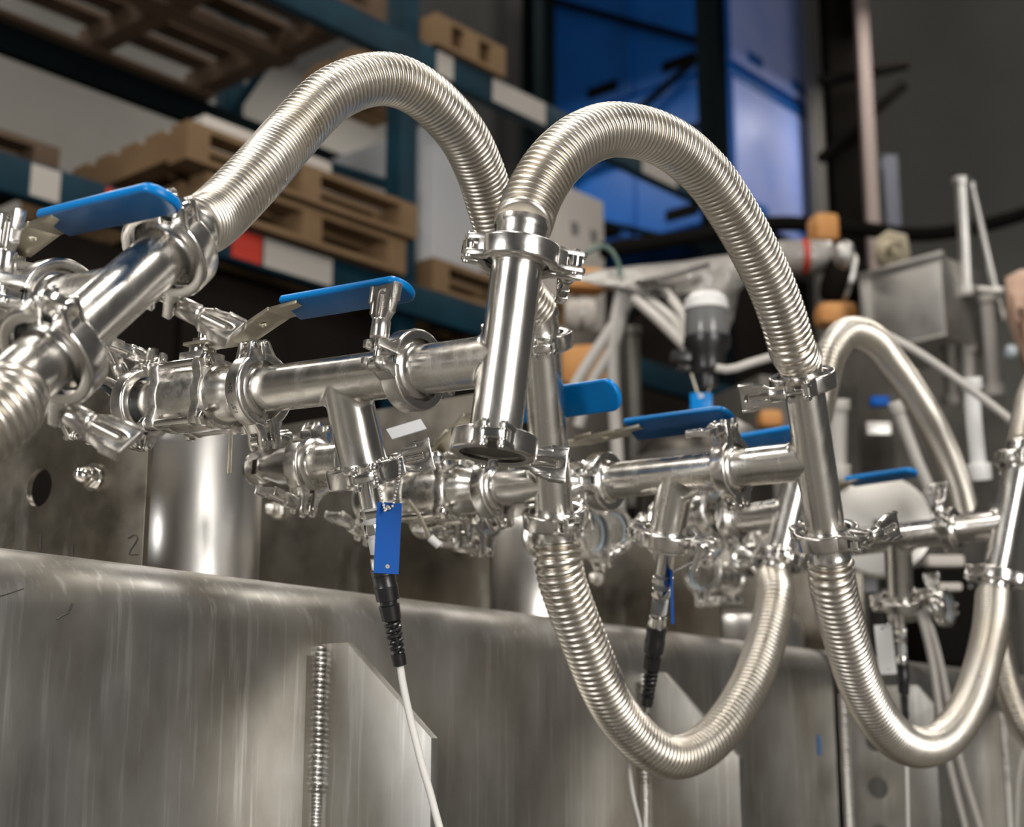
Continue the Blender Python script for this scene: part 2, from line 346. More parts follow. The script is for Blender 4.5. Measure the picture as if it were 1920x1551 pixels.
# ------------------------------------------------------------------ three-piece ball valve (local z towards the vertical tube, y up)
def valve(o, zdir, label, hz0=.100, hz1=.231, hy=.071, roll=22, wdt=.016, stem=True, up=Z3):
    zd = V(zdir).normalized(); yd = (V(up) - zd*V(up).dot(zd)).normalized()
    r = empty('ball_valve', frame(o, zd, yd.cross(zd)), label, 'valve')
    m = MB()
    for s in (1, -1):
        m2 = [(.016, s*.0765), (.0252, s*.0765), (.0252, s*.0735), (.0208, s*.0715), (.0192, s*.070), (.0192, s*.060), (.0225, s*.052), (.0235, s*.044), (.0245, s*.036)]
        MB().lathe(m2, 44).build('end_connection', M_tube, r, ang=40)
    m.lathe([(.0245,-.036),(.0275,-.030),(.0290,-.020),(.0298,-.006),(.0298,.006),(.0290,.020),(.0275,.030),(.0245,.036)], 44)
    m.box((0, .030, 0), (.026, .018, .030)); m.build('valve_body', M_cast, r, bevel=.001)
    for s in (1, -1):
        pl = []
        for i in range(48):
            a = 2*pi*i/48; q = max(0, cos(2*(a-pi/4)*2/2*1.0)) if False else max(0., cos(4*(a-pi/4)))
            rad = .0295 + .0105*q**1.6; pl.append((rad*cos(a), rad*sin(a)))
        MB().prism(pl, s*.022, s*.033).build('flange_plate', M_cast, r, bevel=.0012, ang=45)
    for i in range(4):
        a = pi/4 + i*pi/2; x, y = .0352*cos(a), .0352*sin(a)
        b = MB().cyl((x,y,-.040),(x,y,.040), .0036, n=14); hexprism(b, (x,y,.033), (x,y,.0395), .0068); hexprism(b, (x,y,-.0395), (x,y,-.033), .0068)
        b.build('body_bolt', M_shiny, r, bevel=.0005)
    MB().cyl((0,.036,0),(0,.043,0), .012, n=28).cyl((0,.040,0),(0,.058,0), .0052, n=16).cyl((0,.047,0),(0,.052,0), .0092, n=6).build('valve_stem', M_shiny, r, bevel=.0005)
    # handle bar: flat at the stem, bent up, flat again under the vinyl sleeve; local (z, y) profile swept along x
    def slab(p, q, t, wx, hole=None, name=None):
        mb = MB(); p, q = V((0, p[1], p[0])), V((0, q[1], q[0])); u = (q-p).normalized(); L = (q-p).length
        F = frame(p, u.cross(V((1,0,0))), u)     # local x along the slab, y = x-side, z = normal
        poly = [(0,-wx),(L,-wx),(L,wx),(0,wx)]
        if hole: mb.holed(poly, (L*hole, 0), lambda a: .0040, -t/2, t/2, F, 20)
        else: mb.prism(poly, -t/2, t/2, F)
        return mb
    cr, sr = cos(RD(roll)), sin(RD(roll))
    zi = max(.006, min(.046, hz0-.062)); b = slab((-.012,.0462), (zi+.002,.0462), .003, .0125)
    s1 = slab((zi,.0458), (hz0-.012, hy-.002), .0034, .0135, .62); b.v, b.f = b.v, b.f; b.add(s1.v, s1.f)
    s2 = slab((hz0-.014, hy-.0028), (hz0+.02, hy), .0034, .0130); b.add(s2.v, s2.f)
    hb = b.build('handle_bar', M_zinc, r, bevel=.0006)
    dz_ = hz0-.012-zi; dy_ = hy-.0478; p0 = (zi+.04*dz_, .0458+.04*dy_+.0028); p1 = (zi+.46*dz_, .0458+.46*dy_+.0028)
    slab(p0, p1, .003, .0155).build('lock_plate', M_zinc, hb, bevel=.0006)
    L = hz1-hz0; pl = [(0,-wdt),(L-.75*wdt,-wdt)] + [(L-.75*wdt+.75*wdt*cos(a), wdt*sin(a)) for a in [-pi/2+pi*i/14 for i in range(1,14)]] + [(L-.75*wdt,wdt),(0,wdt)]
    F = Matrix(((0,cr,sr,0),(0,-sr,cr,hy),(1,0,0,hz0),(0,0,0,1)))
    sl = MB().prism(pl, -.0034, .0034, F).build('handle_sleeve', M_blue, r, bevel=.0026, seg=3, ang=50)
    return r
# ------------------------------------------------------------------ sensor hanging below a branch
def sensor(A, B, label, words=None, k=1.0):
    A, B = V(A), V(B); L = (B-A).length; ax = (B-A).normalized(); r = empty('probe_sensor', frame(A, ax, RT), label, 'sensor')
    q = lambda a, b, ra, rb=None, mt=None, nm='body', n=24, bev=.0005: MB().cyl((0,0,a*L),(0,0,b*L), ra*k, (rb or ra)*k, n).build(nm, mt, r, bevel=bev)
    MB().lathe([(0,-.012),(.0245,-.012),(.0252,-.010),(.0252,-.008),(.012,-.006),(.0085*k,0),(.0085*k,.02)], 40).build('ferrule_cap', M_tube, r, ang=40)
    q(0, .13, .0085, mt=M_tube, nm='nipple'); q(.115, .15, .0078, mt=M_white, nm='seal_collar')
    q(.148, .188, .0100, mt=M_shiny, nm='hex_nut', n=6); q(.188, .222, .0082, mt=M_white, nm='seal_collar')
    q(.222, .275, .0090, mt=M_shiny, nm='lock_ring', n=8); q(.275, .30, .0066, mt=M_white, nm='sensor_neck')
    lb = q(.30, .385, .0076, mt=M_white, nm='printed_sleeve'); q(.385, .41, .0050, mt=M_shiny, nm='connector_pin')
    q(.405, .475, .0083, .0088, mt=M_shiny, nm='connector_shell')
    m = MB(); m.lathe([(0,.47*L),(.0098*k,.47*L),(.0100*k,.50*L),(.0094*k,.505*L),(.0094*k,.56*L),(.0098*k,.565*L),(.0094*k,.64*L),(.0070*k,.645*L),(.0070*k,.665*L),(.0085*k,.67*L),(.0078*k,.75*L),(.004*k,.76*L),(0,.76*L)], 28)
    bt = m.build('rubber_boot', M_blk, r, ang=30)
    pts = []; 
    for i in range(0, 121):
        t = i/120; a = 2*pi*5.2*t; rad = (.0058 - .0014*t)*k; pts.append((rad*cos(a), rad*sin(a), L*(.765+.165*t)))
    m = MB().tube(pts, .0017*k, 8); m.cyl((0,0,.75*L),(0,0,.97*L), .0040*k, .0034*k, 14); m.cyl((0,0,.935*L),(0,0,L), .0062*k, .0056*k, 20)
    m.build('strain_relief', M_blk, r, bevel=.0)
    if words: ring_text(words, lb, .0076*k, .345*L, .0060, -1.9, M_ink, True)
    return r
def text_mesh(words, size):
    c = bpy.data.curves.new('lettering', 'FONT'); c.body = words; c.size = size; c.extrude = 0; c.align_x = 'CENTER'; c.align_y = 'CENTER'
    o = bpy.data.objects.new('lettering', c); COL.objects.link(o); bpy.context.view_layer.update()
    me = bpy.data.meshes.new_from_object(o.evaluated_get(bpy.context.evaluated_depsgraph_get()))
    vs = [V(v.co) for v in me.vertices]; fs = [tuple(p.vertices) for p in me.polygons]
    bpy.data.objects.remove(o); bpy.data.curves.remove(c); bpy.data.meshes.remove(me); return vs, fs
def ring_text(words, parent, R, z, size, a0, m_, axial=False, flip=1, name='lettering'):
    vs, fs = text_mesh(words, size); out = []
    for p in vs:
        if axial: a = a0 + p.x*flip/R; zz = z + p.y*flip
        else: a = a0 + p.x*flip/R; zz = z + p.y*flip
        out.append(V(((R+.00012)*cos(a), (R+.00012)*sin(a), zz)))
    me = bpy.data.meshes.new(name); me.from_pydata(out, [], fs); me.materials.append(m_)
    o = bpy.data.objects.new(name, me); COL.objects.link(o); o.parent = parent; return o
def cable(label, pts, r=.0026, m_=None, cat='cable', name='signal_cable', n=12, group=None):
    W = [P(*p) if not isinstance(p, V) else p for p in pts]; o = W[0]
    return tag(MB().tube(catmull(W, .006 if r < .004 else .02), r, n).build(name, m_ or M_cable, None, loc=o, ang=60), label, cat, group)

def engrave(cl, words, da, flip, size=.0056, z=0.0):
    M = cl.matrix_basis.inverted().to_3x3(); t = M @ (CAM - cl.matrix_basis.translation); a = math.atan2(t.y, t.x)
    ring_text(words, cl, .0300, z, size, a + RD(da), M_etch, flip=flip, name='engraving')
# ================================================================== ROOM
def slab_obj(name, pts_lo, pts_hi, mt):   # prism between two quads given in world coordinates
    o = V(pts_lo[0]); vs = [V(p) for p in pts_lo + pts_hi]
    return tag(MB().add(vs, [(0,1,2,3),(7,6,5,4),(0,4,5,1),(1,5,6,2),(2,6,7,3),(3,7,4,0)]).build(name, mt, None, loc=o), None, None, None, 'structure')
def wbox(name, a, b, mt):
    (x0,y0,z0),(x1,y1,z1) = a, b
    return slab_obj(name, [(x0,y0,z0),(x1,y0,z0),(x1,y1,z0),(x0,y1,z0)], [(x0,y0,z1),(x1,y0,z1),(x1,y1,z1),(x0,y1,z1)], mt)
wbox('floor', (-9,-7,-.1), (12,16,0), M_floor)
RDIR = V((.656,.755,0)); NR = V((.755,-.656,0))
def rp(s, b, z): return CAM + RDIR*s - NR*b + Z3*z
def rk(px, py, b): p = on_plane(px, py, NR, -b) - CAM; return p.dot(RDIR), p.z
q = lambda s, b, z: rp(s, b, z - CAM.z)
slab_obj('wall_back', [q(-4,7.2,0), q(15,7.2,0), q(15,7.4,0), q(-4,7.4,0)], [q(-4,7.2,8), q(15,7.2,8), q(15,7.4,8), q(-4,7.4,8)], M_wall)
wbox('wall_left', (-9.2,-7,0), (-9,10,8), M_wall)
x1 = P(1538, 400, 10).x
wbox('wall_right', (x1+.8, 12.4, 0), (x1+8, 12.6, 8), M_wallr)
r = empty('corrugated_curtain', (x1+.0, 9.45, 1.6), 'pale corrugated panel hanging beside the blue bins', 'curtain')
m = MB(); vs = []; fs = []; n = 40
for i in range(n+1):
    x = x1 - .05 + i*.34/n; y = 9.5 + .018*sin(i*pi/2.5)
    vs += [V((x, y, 1.7)), V((x, y, 7.5)), V((x, y+.004, 1.7)), V((x, y+.004, 7.5))]
for i in range(n): a = i*4; fs += [(a, a+4, a+5, a+1), (a+2, a+3, a+7, a+6)]
m.add(vs, fs).build('curtain_sheet', M_wall, r, world=True)
def on_s(px, z, b):    # s on the plane b at height z for a picture column
    lo, hi = 0, 20
    for _ in range(50):
        mid = (lo+hi)/2; p = rp(mid, b, z) - CAM; x = p.dot(RT)/p.dot(FW)*FPX + CX
        lo, hi = (mid, hi) if x < px else (lo, mid)
    return lo
# ------------------------------------------------------------------ pallet racking
B0, B1 = 3.9, 5.0
su1 = rk(764, 300, B0)[0]; su2 = rk(1342, 260, B0)[0]; zA = rk(900, 172, B0)[1]; zB = rk(300, 425, B0)[1]
def rbox(m, s0, s1, b0, b1, z0, z1):
    vs = [rp(s, b, z) for s in (s0, s1) for b in (b0, b1) for z in (z0, z1)]
    m.add(vs, [(0,1,3,2),(4,6,7,5),(0,4,5,1),(2,3,7,6),(0,2,6,4),(1,5,7,3)]); return m
rack = empty('pallet_rack', rp(su1, B0, -1.35), 'blue steel pallet racking with paper labels on its beams', 'rack')
def upright(s, b, z1=4.6, mt=None, par=None):
    m = rbox(MB(), s-.05, s+.05, b-.004, b+.004, -1.35, z1); rbox(m, s-.05, s-.044, b, b+.07, -1.35, z1); rbox(m, s+.044, s+.05, b, b+.07, -1.35, z1)
    u = m.build('rack_upright', mt or M_rack, par or rack, world=True)
    h = MB(); z = -.3
    while z < 4.2:
        rbox(h, s-.030, s-.016, b-.0045, b-.0005, z, z+.045); rbox(h, s+.016, s+.030, b-.0045, b-.0005, z+.0, z+.045); z += .09
    h.build('slot_row', M_black, u, world=True)
for b in (B0, B1):
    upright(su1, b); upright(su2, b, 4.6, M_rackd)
for s0, s1 in ((su1-2.75, su1), (su1, su2)):
    for z in (zA, zB):
        for b in (B0+.0, B1):
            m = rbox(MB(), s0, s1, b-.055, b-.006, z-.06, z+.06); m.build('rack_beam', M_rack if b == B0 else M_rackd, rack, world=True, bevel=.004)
for (za, zb) in ((zB+.05, zB+.85), (zA-.55, zA-.02), (zA+.9, zA+.1)):
    MB().tube([rp(su1, B0+.02, za), rp(su1, B1, zb)], .022, 8).build('rack_brace', M_rack, rack, world=True)
def blabel(px0, px1, z, dz, mt, bb=B0):
    a = rk(px0, 300 if z == zB else 200, bb); s0 = on_s(px0, z, bb); s1 = on_s(px1, z, bb)
    rbox(MB(), s0, s1, bb-.060, bb-.0555, z-dz, z+dz).build('beam_label', mt, rack, world=True)
for a, b_, m_ in ((905, 1003, M_lab), (1186, 1250, M_lab), (800, 830, M_lab)): blabel(a, b_, zA, .05, m_)
for a, b_, m_ in ((38, 92, M_lab), (178, 190, M_red), (415, 470, M_red), (475, 602, M_lab)): blabel(a, b_, zB, .05, m_)
def pallet(s0, b0, z0, label, ls=1.15, lb=1.0, mt=None, nb=7, grp='wooden pallets on the racking'):
    mt = mt or M_wood; r = empty('wooden_pallet', rp(s0, b0, z0), label, 'pallet', grp); bw = lb/nb
    for i in range(nb): rbox(MB(), s0, s0+ls, b0+i*bw, b0+i*bw+bw*.66, z0+.112, z0+.134).build('deck_board', mt, r, world=True)
    for k in (0, .5, 1): rbox(MB(), s0+k*(ls-.09), s0+k*(ls-.09)+.09, b0, b0+lb, z0+.020, z0+.112).build('stringer', mt, r, world=True)
    for k in (0, .5, 1): rbox(MB(), s0, s0+ls, b0+k*(lb-.1), b0+k*(lb-.1)+.1, z0, z0+.020).build('bottom_board', mt, r, world=True)
    return r
pallet(su1-1.33, B0-.05, zA+.065, 'dark pallet high on the racking beside the blue upright', mt=M_wood2, lb=1.15)
pallet(su1-2.62, B0-.05, zA+.065, 'dark pallet high on the racking at the frame corner', mt=M_wood2, lb=1.15)
pallet(su1+.07, B0-.08, zA+.065, 'small wooden pallet on top of the racking above the upright', .42, .8, M_wood, 5)
sp = on_s(345, zB+.3, B0-.1); pallet(sp+.10, B0-.10, zB+.065, 'lower tan pallet of the stack behind the first hose arch', su1-sp-.2)
pallet(sp, B0-.12, zB+.21, 'upper tan pallet of the stack behind the first hose arch', su1-sp-.06)
pallet(su1-2.45, B0+.1, zB+.065, 'weathered pallet behind the nearest blue lever', 1.0, .9, M_wood2)
pallet(su1+.1, B0-.05, zB+.065, 'tan pallet under the pale grey cabinet', .9)
def rthing(name, s0, s1, b0, b1, z0, z1, mt, label, cat, group=None, bev=.01, extra=None):
    r = empty(name, rp((s0+s1)/2, (b0+b1)/2, z0), label, cat, group)
    rbox(MB(), s0, s1, b0, b1, z0, z1).build('carton_body', mt, r, world=True, bevel=bev)
    sm = (s0+s1)/2
    rbox(MB(), sm-.03, sm+.03, b0-.002, b0, z0+.02, z1-.01).build('tape_strip', mt if mt is not M_beige else M_lab, r, world=True)
    rbox(MB(), s0+.01, s1-.01, b0+.01, b1-.01, z1, z1+.006).build('top_flap', mt, r, world=True)
    return r
rthing('carton', su1-.9, su1-.3, B0+.1, B1-.1, zB+.352, zB+.50, M_beige, 'low pale carton on the tan pallet stack', 'carton')
for i in range(3):
    rthing('dark_carton', su1-2.78+.9*i, su1-1.91+.9*i, B0+.05, B1-.1, -1.35, zB-.09, M_void, ['tall dark carton under the shelf at the frame edge','tall dark carton under the middle of the left shelf','tall dark carton beside the blue rack upright'][i], 'carton')
rthing('dark_carton', su1+.1, su1+1.1, B0+.08, B1-.1, -1.35, zB-.2, M_void, 'tall dark carton under the shelf behind the capped tube', 'carton')
rthing('dark_carton', su1+1.15, su2-.1, B0+.08, B1-.1, -1.35, zB-.2, M_void, 'tall dark carton behind the milky wrapped bundle', 'carton')
sc0 = on_s(795, zB+.5, B0+.2); sc1 = on_s(905, zB+.5, B0+.2)
r = empty('storage_cabinet', rp(sc0, B0+.2, zB+.2), 'pale grey cabinet on the shelf behind the two hose arches', 'cabinet')
zc = rk(850, 255, B0+.2)[1]
rbox(MB(), sc0, sc1, B0+.2, B0+.8, zB+.2, zc).build('cabinet_body', M_cab, r, world=True, bevel=.012)
rbox(MB(), sc0+.02, sc1-.02, B0+.185, B0+.2, zB+.24, zc-.04).build('cabinet_door', M_cab, r, world=True, bevel=.006)
sc0 = on_s(1045, zB+.3, B0+.1); sc1 = on_s(1135, zB+.3, B0+.1)
r = empty('printed_carton', rp(sc0, B0+.1, zB+.06), 'pale beige carton with faint dark print under the second arch', 'carton')
zc = rk(1080, 355, B0+.1)[1]
rbox(MB(), sc0, sc1, B0+.1, B0+.7, zB+.06, zc).build('carton_body', M_beige, r, world=True, bevel=.01)
for u in (.35, .75): 
    for v_ in (.3, .75):
        rbox(MB(), sc0+(sc1-sc0)*u-.02, sc0+(sc1-sc0)*u+.03, B0+.097, B0+.1, zB+.06+(zc-zB-.06)*v_-.03, zB+.06+(zc-zB-.06)*v_+.03).build('print_mark', M_sheet, r, world=True)
# ------------------------------------------------------------------ second rack with blue bins
BB = 4.8
sb = rk(1370, 250, BB)[0]; zseam = rk(1370, 118, BB)[1]; zbot = rk(1370, 400, BB)[1]; sbe = on_s(1540, zseam, BB)
print('rack', su1, su2, zA, zB, 'bins', sb, sbe, zbot, zseam)
hb = (zseam - zbot)
def bluebin(z0, h, label):
    r = empty('bulk_bin', rp(sb, BB, z0), label, 'bin', 'blue bulk bins stacked on the far rack')
    rbox(MB(), sb, sbe, BB, BB+1.55, z0, z0+h).build('bin_shell', M_bin, r, world=True, bevel=.03, seg=3)
    rbox(MB(), sb-.015, sbe+.015, BB-.015, BB+1.565, z0+h-.09, z0+h-.03).build('rim', M_bin, r, world=True, bevel=.012)
    rbox(MB(), sb+.03, sbe-.0, BB-.018, BB-.004, z0+.02, z0+h-.10).build('wrap_sheet', M_bin2, r, world=True, bevel=.006)  # pale blue sheet over this side of the bin
    for k in (.25, .72):
        rbox(MB(), sb-.008, sb+.01, BB+.05+1.35*k-.13, BB+.05+1.35*k+.13, z0+.07, z0+.15).build('fork_slot', M_black, r, world=True, bevel=.004)
        rbox(MB(), sb+(sbe-sb)*k-.09, sb+(sbe-sb)*k+.09, BB-.024, BB-.010, z0+.07, z0+.15).build('fork_slot', M_bin, r, world=True, bevel=.004)
    for k in (.0, .5, 1.0):
        rbox(MB(), sb-.02, sb+.01, BB+.03+1.45*k, BB+.08+1.45*k, z0+.0, z0+h-.09).build('corner_rib', M_bin, r, world=True, bevel=.01)
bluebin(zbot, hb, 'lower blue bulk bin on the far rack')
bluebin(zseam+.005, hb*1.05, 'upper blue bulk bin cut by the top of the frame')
r2 = empty('storage_rack', rp(sb-.12, BB, -1.35), 'dark green rack frame with diagonal braces in front of the blue bins', 'rack')
for b in (BB+.02, BB+1.62): 
    rbox(MB(), sb-.11, sb-.04, b-.03, b+.04, -1.35, zseam+1.4).build('rack_upright', M_rackd, r2, world=True)
zz = [zbot-.9, zbot-.25, zbot+.42, zseam+.10, zseam+1.0]
for i in range(4):
    a_, b_ = (BB+.05, BB+1.6) if i % 2 else (BB+1.6, BB+.05)
    MB().tube([rp(sb-.10, a_, zz[i]), rp(sb-.10, b_, zz[i+1])], .024, 8).build('diagonal_brace', M_rackd, r2, world=True)
MB().tube([rp(sb-.10, BB+.05, zbot+.62), rp(sb-.10, BB+1.6, zbot+.62)], .024, 8).build('cross_tie', M_rackd, r2, world=True)
for b in (BB, BB+1.5): rbox(MB(), sb-.12, sbe+.3, b-.03, b+.03, zbot-.14, zbot-.005).build('load_beam', M_rackd, r2, world=True)
rthing('dark_carton', sb+.05, sbe-.2, BB+.05, BB+1.4, -1.35, zbot-.2, M_void, 'dark carton below the blue bins', 'carton')
# ------------------------------------------------------------------ steel column and posts at the right wall
def post(label, px, w_, y, z0, z1, mt, name='steel_post', cat='post', dpt=None):
    x = (px-CX)/FPX*(y*.976+(z0+z1)/2*.2176); d_ = dpt or w_
    r = empty(name, V((x, y, CAM.z+z0)), label, cat)
    MB().box((0,0,(z1-z0)/2), (w_, d_*.15, z1-z0)).box((0,d_*.85,(z1-z0)/2), (w_, d_*.15, z1-z0)).box((0,d_*.42,(z1-z0)/2), (w_*.2, d_*.8, z1-z0)).build('post_web', mt, r)
    MB().box((0,d_*.4,.01), (w_*1.6, d_*1.4, .02)).build('base_plate', mt, r)
    return r
post('dark steel column by the grey wall', 1610, .20, 8.8, -1.35, 6, M_black, 'steel_column', 'column')
post('narrow pinkish conduit post right of the dark column', 1660, .07, 8.45, -1.35, 5, mat('faded_pink_paint', (.34,.27,.25), 0, .7))
post('blue grey slotted post right of the dark column', 1712, .085, 8.5, -1.35, 3.5, mat('blue_grey_paint', (.13,.14,.18), 0, .7))
cable('upper dark brace across the steel column', [(1535,152,9.3),(1620,138,9.3),(1700,120,9.3)], .035, M_black, 'brace', 'wall_brace')
cable('slanted dark brace across the steel column', [(1537,300,9.3),(1620,225,9.3),(1695,158,9.3)], .035, M_black, 'brace', 'wall_brace')
cable('thick black cable sagging across the hall', [(1130,470,6.2),(1290,445,6.4),(1450,420,6.6),(1600,428,6.8),(1720,440,7.0),(1820,428,7.2),(1930,398,7.4),(2050,350,7.5)], .035, M_black, 'cable', 'sagging_cable')
# ================================================================== TANK WITH GUSSETS
KSK = -.97; ZT = .155; RB = .05
def dn(s, n, z): return CAM + D3*s + N3*n + Z3*z          # plant coordinates
tank = empty('process_tank', dn(.4, -1.3, -1.35), 'large brushed steel tank with rounded top edge and welded ribs below the hoses', 'tank')
def tank_prof(s0, s1, name='tank_skin', mt=None, off=0):
    pr = [(KSK+off, -1.34)] + [(KSK+off, -1.0+.2*i) for i in range(5)] + [(KSK+off, ZT-RB)]
    pr += [(KSK+off-RB+RB*cos(a), ZT-RB+RB*sin(a)) for a in [pi/2*i/14 for i in range(1,15)]] + [(KSK-.75, ZT), (KSK-.75, -1.34)]
    vs = [dn(s, n, z) for s in (s0, s1) for n, z in pr]; k = len(pr)
    fs = [(i, (i+1) % k, k+(i+1) % k, k+i) for i in range(k)] + [tuple(range(k)), tuple(range(k, 2*k))[::-1]]
    return MB().add(vs, fs).build(name, mt or M_tank, tank, world=True, ang=30)
def skin_s(px, py):
    return (on_plane(px, py, N3, KSK) - CAM).dot(D3)
seam = [skin_s(1567, 1400)]
tank_prof(-.6, seam[0]); tank_prof(seam[0]+.035, 4.5)
tank_prof(seam[0]-.01, seam[0]+.05, 'seam_strip', M_black, -.012)
# gusset ribs: plates square to the skin, with chamfered outer top corner
M_tint = mat('heat_tinted_steel', (.17,.15,.13), 1, .40, col2=(.30,.28,.25), cscale=30, cst=(1,1,.3))
def gusset(px, py, wide, z0, zc, flat, holes=()):
    s = skin_s(px, py); t = .010
    poly = [(0, z0), (flat, z0), (wide, zc), (wide, -1.3), (0, -1.3)]
    F = Matrix.Identity(4); F.col[0][:3] = N3; F.col[1][:3] = Z3; F.col[2][:3] = -D3; F.translation = dn(s, KSK-.001, 0)
    m = MB()
    if holes:
        # stack of plates each with one round hole
        ys = [z0] + [(a[1]+b[1])/2 for a, b in zip(holes, holes[1:])] + [holes[-1][1]-.06]
        for i, (hx, hy, hr) in enumerate(holes):
            top = ys[i]; bot = ys[i+1]
            pl = [(0,bot),(wide,bot),(wide,top if i else zc)] + ([] if i else [(flat,z0)]) + [(0,top)]
            m.holed(pl, (hx, hy), lambda a, r=hr: r, -t, 0, F)
        m.prism([(0,-1.3),(wide,-1.3),(wide,ys[-1]),(0,ys[-1])], -t, 0, F)
    else: m.prism(poly, -t, 0, F)
    m.build('gusset_rib', M_tank, tank, world=True, bevel=.0006, ang=20)
    rbox_t = [dn(s+a, KSK+b, c) for a in (-.020, .007) for b in (-.001, .0004) for c in (-.8, z0-.012)]
    MB().add(rbox_t, [(0,1,3,2),(4,6,7,5),(0,4,5,1),(2,3,7,6),(0,2,6,4),(1,5,7,3)]).build('heat_tint', M_tint, tank, world=True)
    w = MB(); z = z0 - .004; i = 0; rnd = random.Random(px)
    while z > -.75:
        f = .0058 if i > 26 else .0062 + rnd.uniform(-.0012, .0012)
        c = dn(s-.0035, KSK+.0005+rnd.uniform(-.0006,.0006), z); w.ball(c, f, 10, (1, 1, .42)); z -= .0034 if i > 26 else .005; i += 1
    w.build('weld_bead', M_weld, tank, world=True, ang=60)
    return s
def zat(px, py, s=None):   # height of a pixel on the skin
    return (on_plane(px, py, N3, KSK) - CAM).z
z1 = zat(600, 1207)
gusset(601, 1300, .134, z1, z1-.088, .032)
z2 = zat(1205, 1262)
gusset(1208, 1340, .132, z2, z2-.105, .030)
z3 = zat(1580, 1300); s3 = skin_s(1584, 1380)
hz = [(z3 - .075 - .073*i) for i in range(4)]
gusset(1584, 1380, .150, z3+.01, z3-.02, .125, [(.052, h, .017) for h in hz])
gusset(1884, 1400, .10, zat(1884, 1335), zat(1884, 1335)-.08, .03)
# blue paint dab and a scribble on the skin
b = on_plane(1536, 1398, N3, KSK+.0006); MB().box((0,0,0),(.008,.0006,.030), frame(V((0,0,0)), Z3, D3)).build('paint_mark', mat('blue_paint_dab', (.02,.16,.45), 0, .6), tank).location = b - tank.location
def scribble(pts, k, nv, r, par, m_=None):
    MB().tube(catmull([on_plane(x, y, nv, k) for x, y in pts], .004), r, 6).build('pen_mark', m_ or M_etch, par, world=True)
scribble([(107,1162),(118,1154),(130,1148),(136,1133)], N3, N3, .0009, tank) if False else scribble([(107,1162),(118,1154),(130,1149),(137,1132)], KSK+.0005, N3, .0007, tank)
scribble([(0,1118),(20,1112),(44,1104)], KSK+.0005, N3, .0005, tank)
# support plates and vessels behind the lip
PLN = -1.08
def splate(px, label, ztop, holes=(), wide=.5, marks=()):
    s = (on_plane(px, 950, N3, PLN) - CAM).dot(D3); t = .0065; r = empty('support_plate', dn(s, PLN-wide/2, ZT), label, 'plate')
    F = Matrix.Identity(4); F.col[0][:3] = N3; F.col[1][:3] = Z3; F.col[2][:3] = -D3; F.translation = dn(s, 0, 0)
    lo = ZT; m = MB(); poly = [(PLN-wide, lo), (PLN, lo), (PLN, ztop), (PLN-wide, ztop)]
    if holes:
        (hx, hy, hr) = holes[0]; p = on_plane(hx, hy, D3, s) - CAM
        m.holed(poly, (p.dot(N3), p.z), lambda a: hr, -t, 0, F, 48)
    else: m.prism(poly, -t, 0, F)
    m.build('plate_sheet', M_plate, r, world=True, bevel=.0006, ang=20)
    for mk in marks:
        MB().tube(catmull([on_plane(x, y, D3, s-.0004) for x, y in mk], .004), .0006, 6).build('pen_mark', M_etch, r, world=True)
    return r, s
rA, sA = splate(272, 'stained steel plate with a round hole behind the lowest clamp', .375, [(73, 914, .0195)], .5,
   [[(240,1010),(252,1003),(258,1010),(246,1030),(242,1040),(258,1040)], [(76,1004),(76,1030)], [(136,1022),(136,1042)]])
rB, sB = splate(918, 'stained steel plate with two dome nuts behind the blue tag', .44, (), .58, [[(460,1025),(460,1048)], [(680,1100),(680,1118)]])
rC, sC = splate(1345, 'dark stained plate behind the middle sensor', .33)
rD, sD = splate(1610, 'dark stained plate behind the white tag', .33)
def vessel(px, d, rad, label, ztop=.34):
    p = P(px, 950, d); p.z = CAM.z + ZT
    r = empty('steel_vessel', p, label, 'vessel'); h = ztop - ZT
    MB().lathe([(0,0),(rad,0),(rad,h-.03),(rad-.008,h-.01),(rad-.03,h),(0,h)], 72).build('vessel_shell', M_vessel, r, ang=40)
    MB().lathe([(rad-.002,.004),(rad+.004,.004),(rad+.004,.012),(rad-.002,.012)], 72, closed=True).build('vessel_rim', M_vessel, r)
    return r
vessel(362, 1.66, .075, 'bright steel vessel between the two stained plates', .385)
vessel(985, 2.22, .085, 'steel vessel behind the descending hose', .33)
vessel(1395, 2.80, .10, 'darker steel vessel behind the second rank of pipes', .24)
def domenut(px, py, s, label, R=.0085):
    o = on_plane(px, py, D3, s); r = empty('dome_nut', frame(o, (-D3)*1, Z3), label, 'nut', 'dome nuts on the support plates')
    MB().lathe([(.009,0),(R*1.65,0),(R*1.65,.002),(.009,.002)], 28).build('washer', M_shiny, r)
    m = MB(); m.cyl((0,0,.002),(0,0,.010), R*1.25, n=6); m.build('hex_base', M_shiny, r, bevel=.0008)
    MB().lathe([(R*1.02,.010),(R*1.0,.014),(R*.8,.019),(R*.45,.0222),(0,.0232)], 28).build('dome', M_shiny, r)
domenut(176, 895, sA, 'chrome dome nut on the stained plate with the round hole')
domenut(520, 957, sB, 'chrome dome nut below the far clamp, left of the blue tag')
domenut(862, 1020, sB, 'chrome dome nut right of the blue tag')
domenut(1120, 1085, sC, 'small dome nut beside the descending hose')

# ================================================================== MANIFOLD
STEEL_TEE = 'steel pipe fittings of the manifold'
def lerp(a, b, t): return a + (b-a)*t
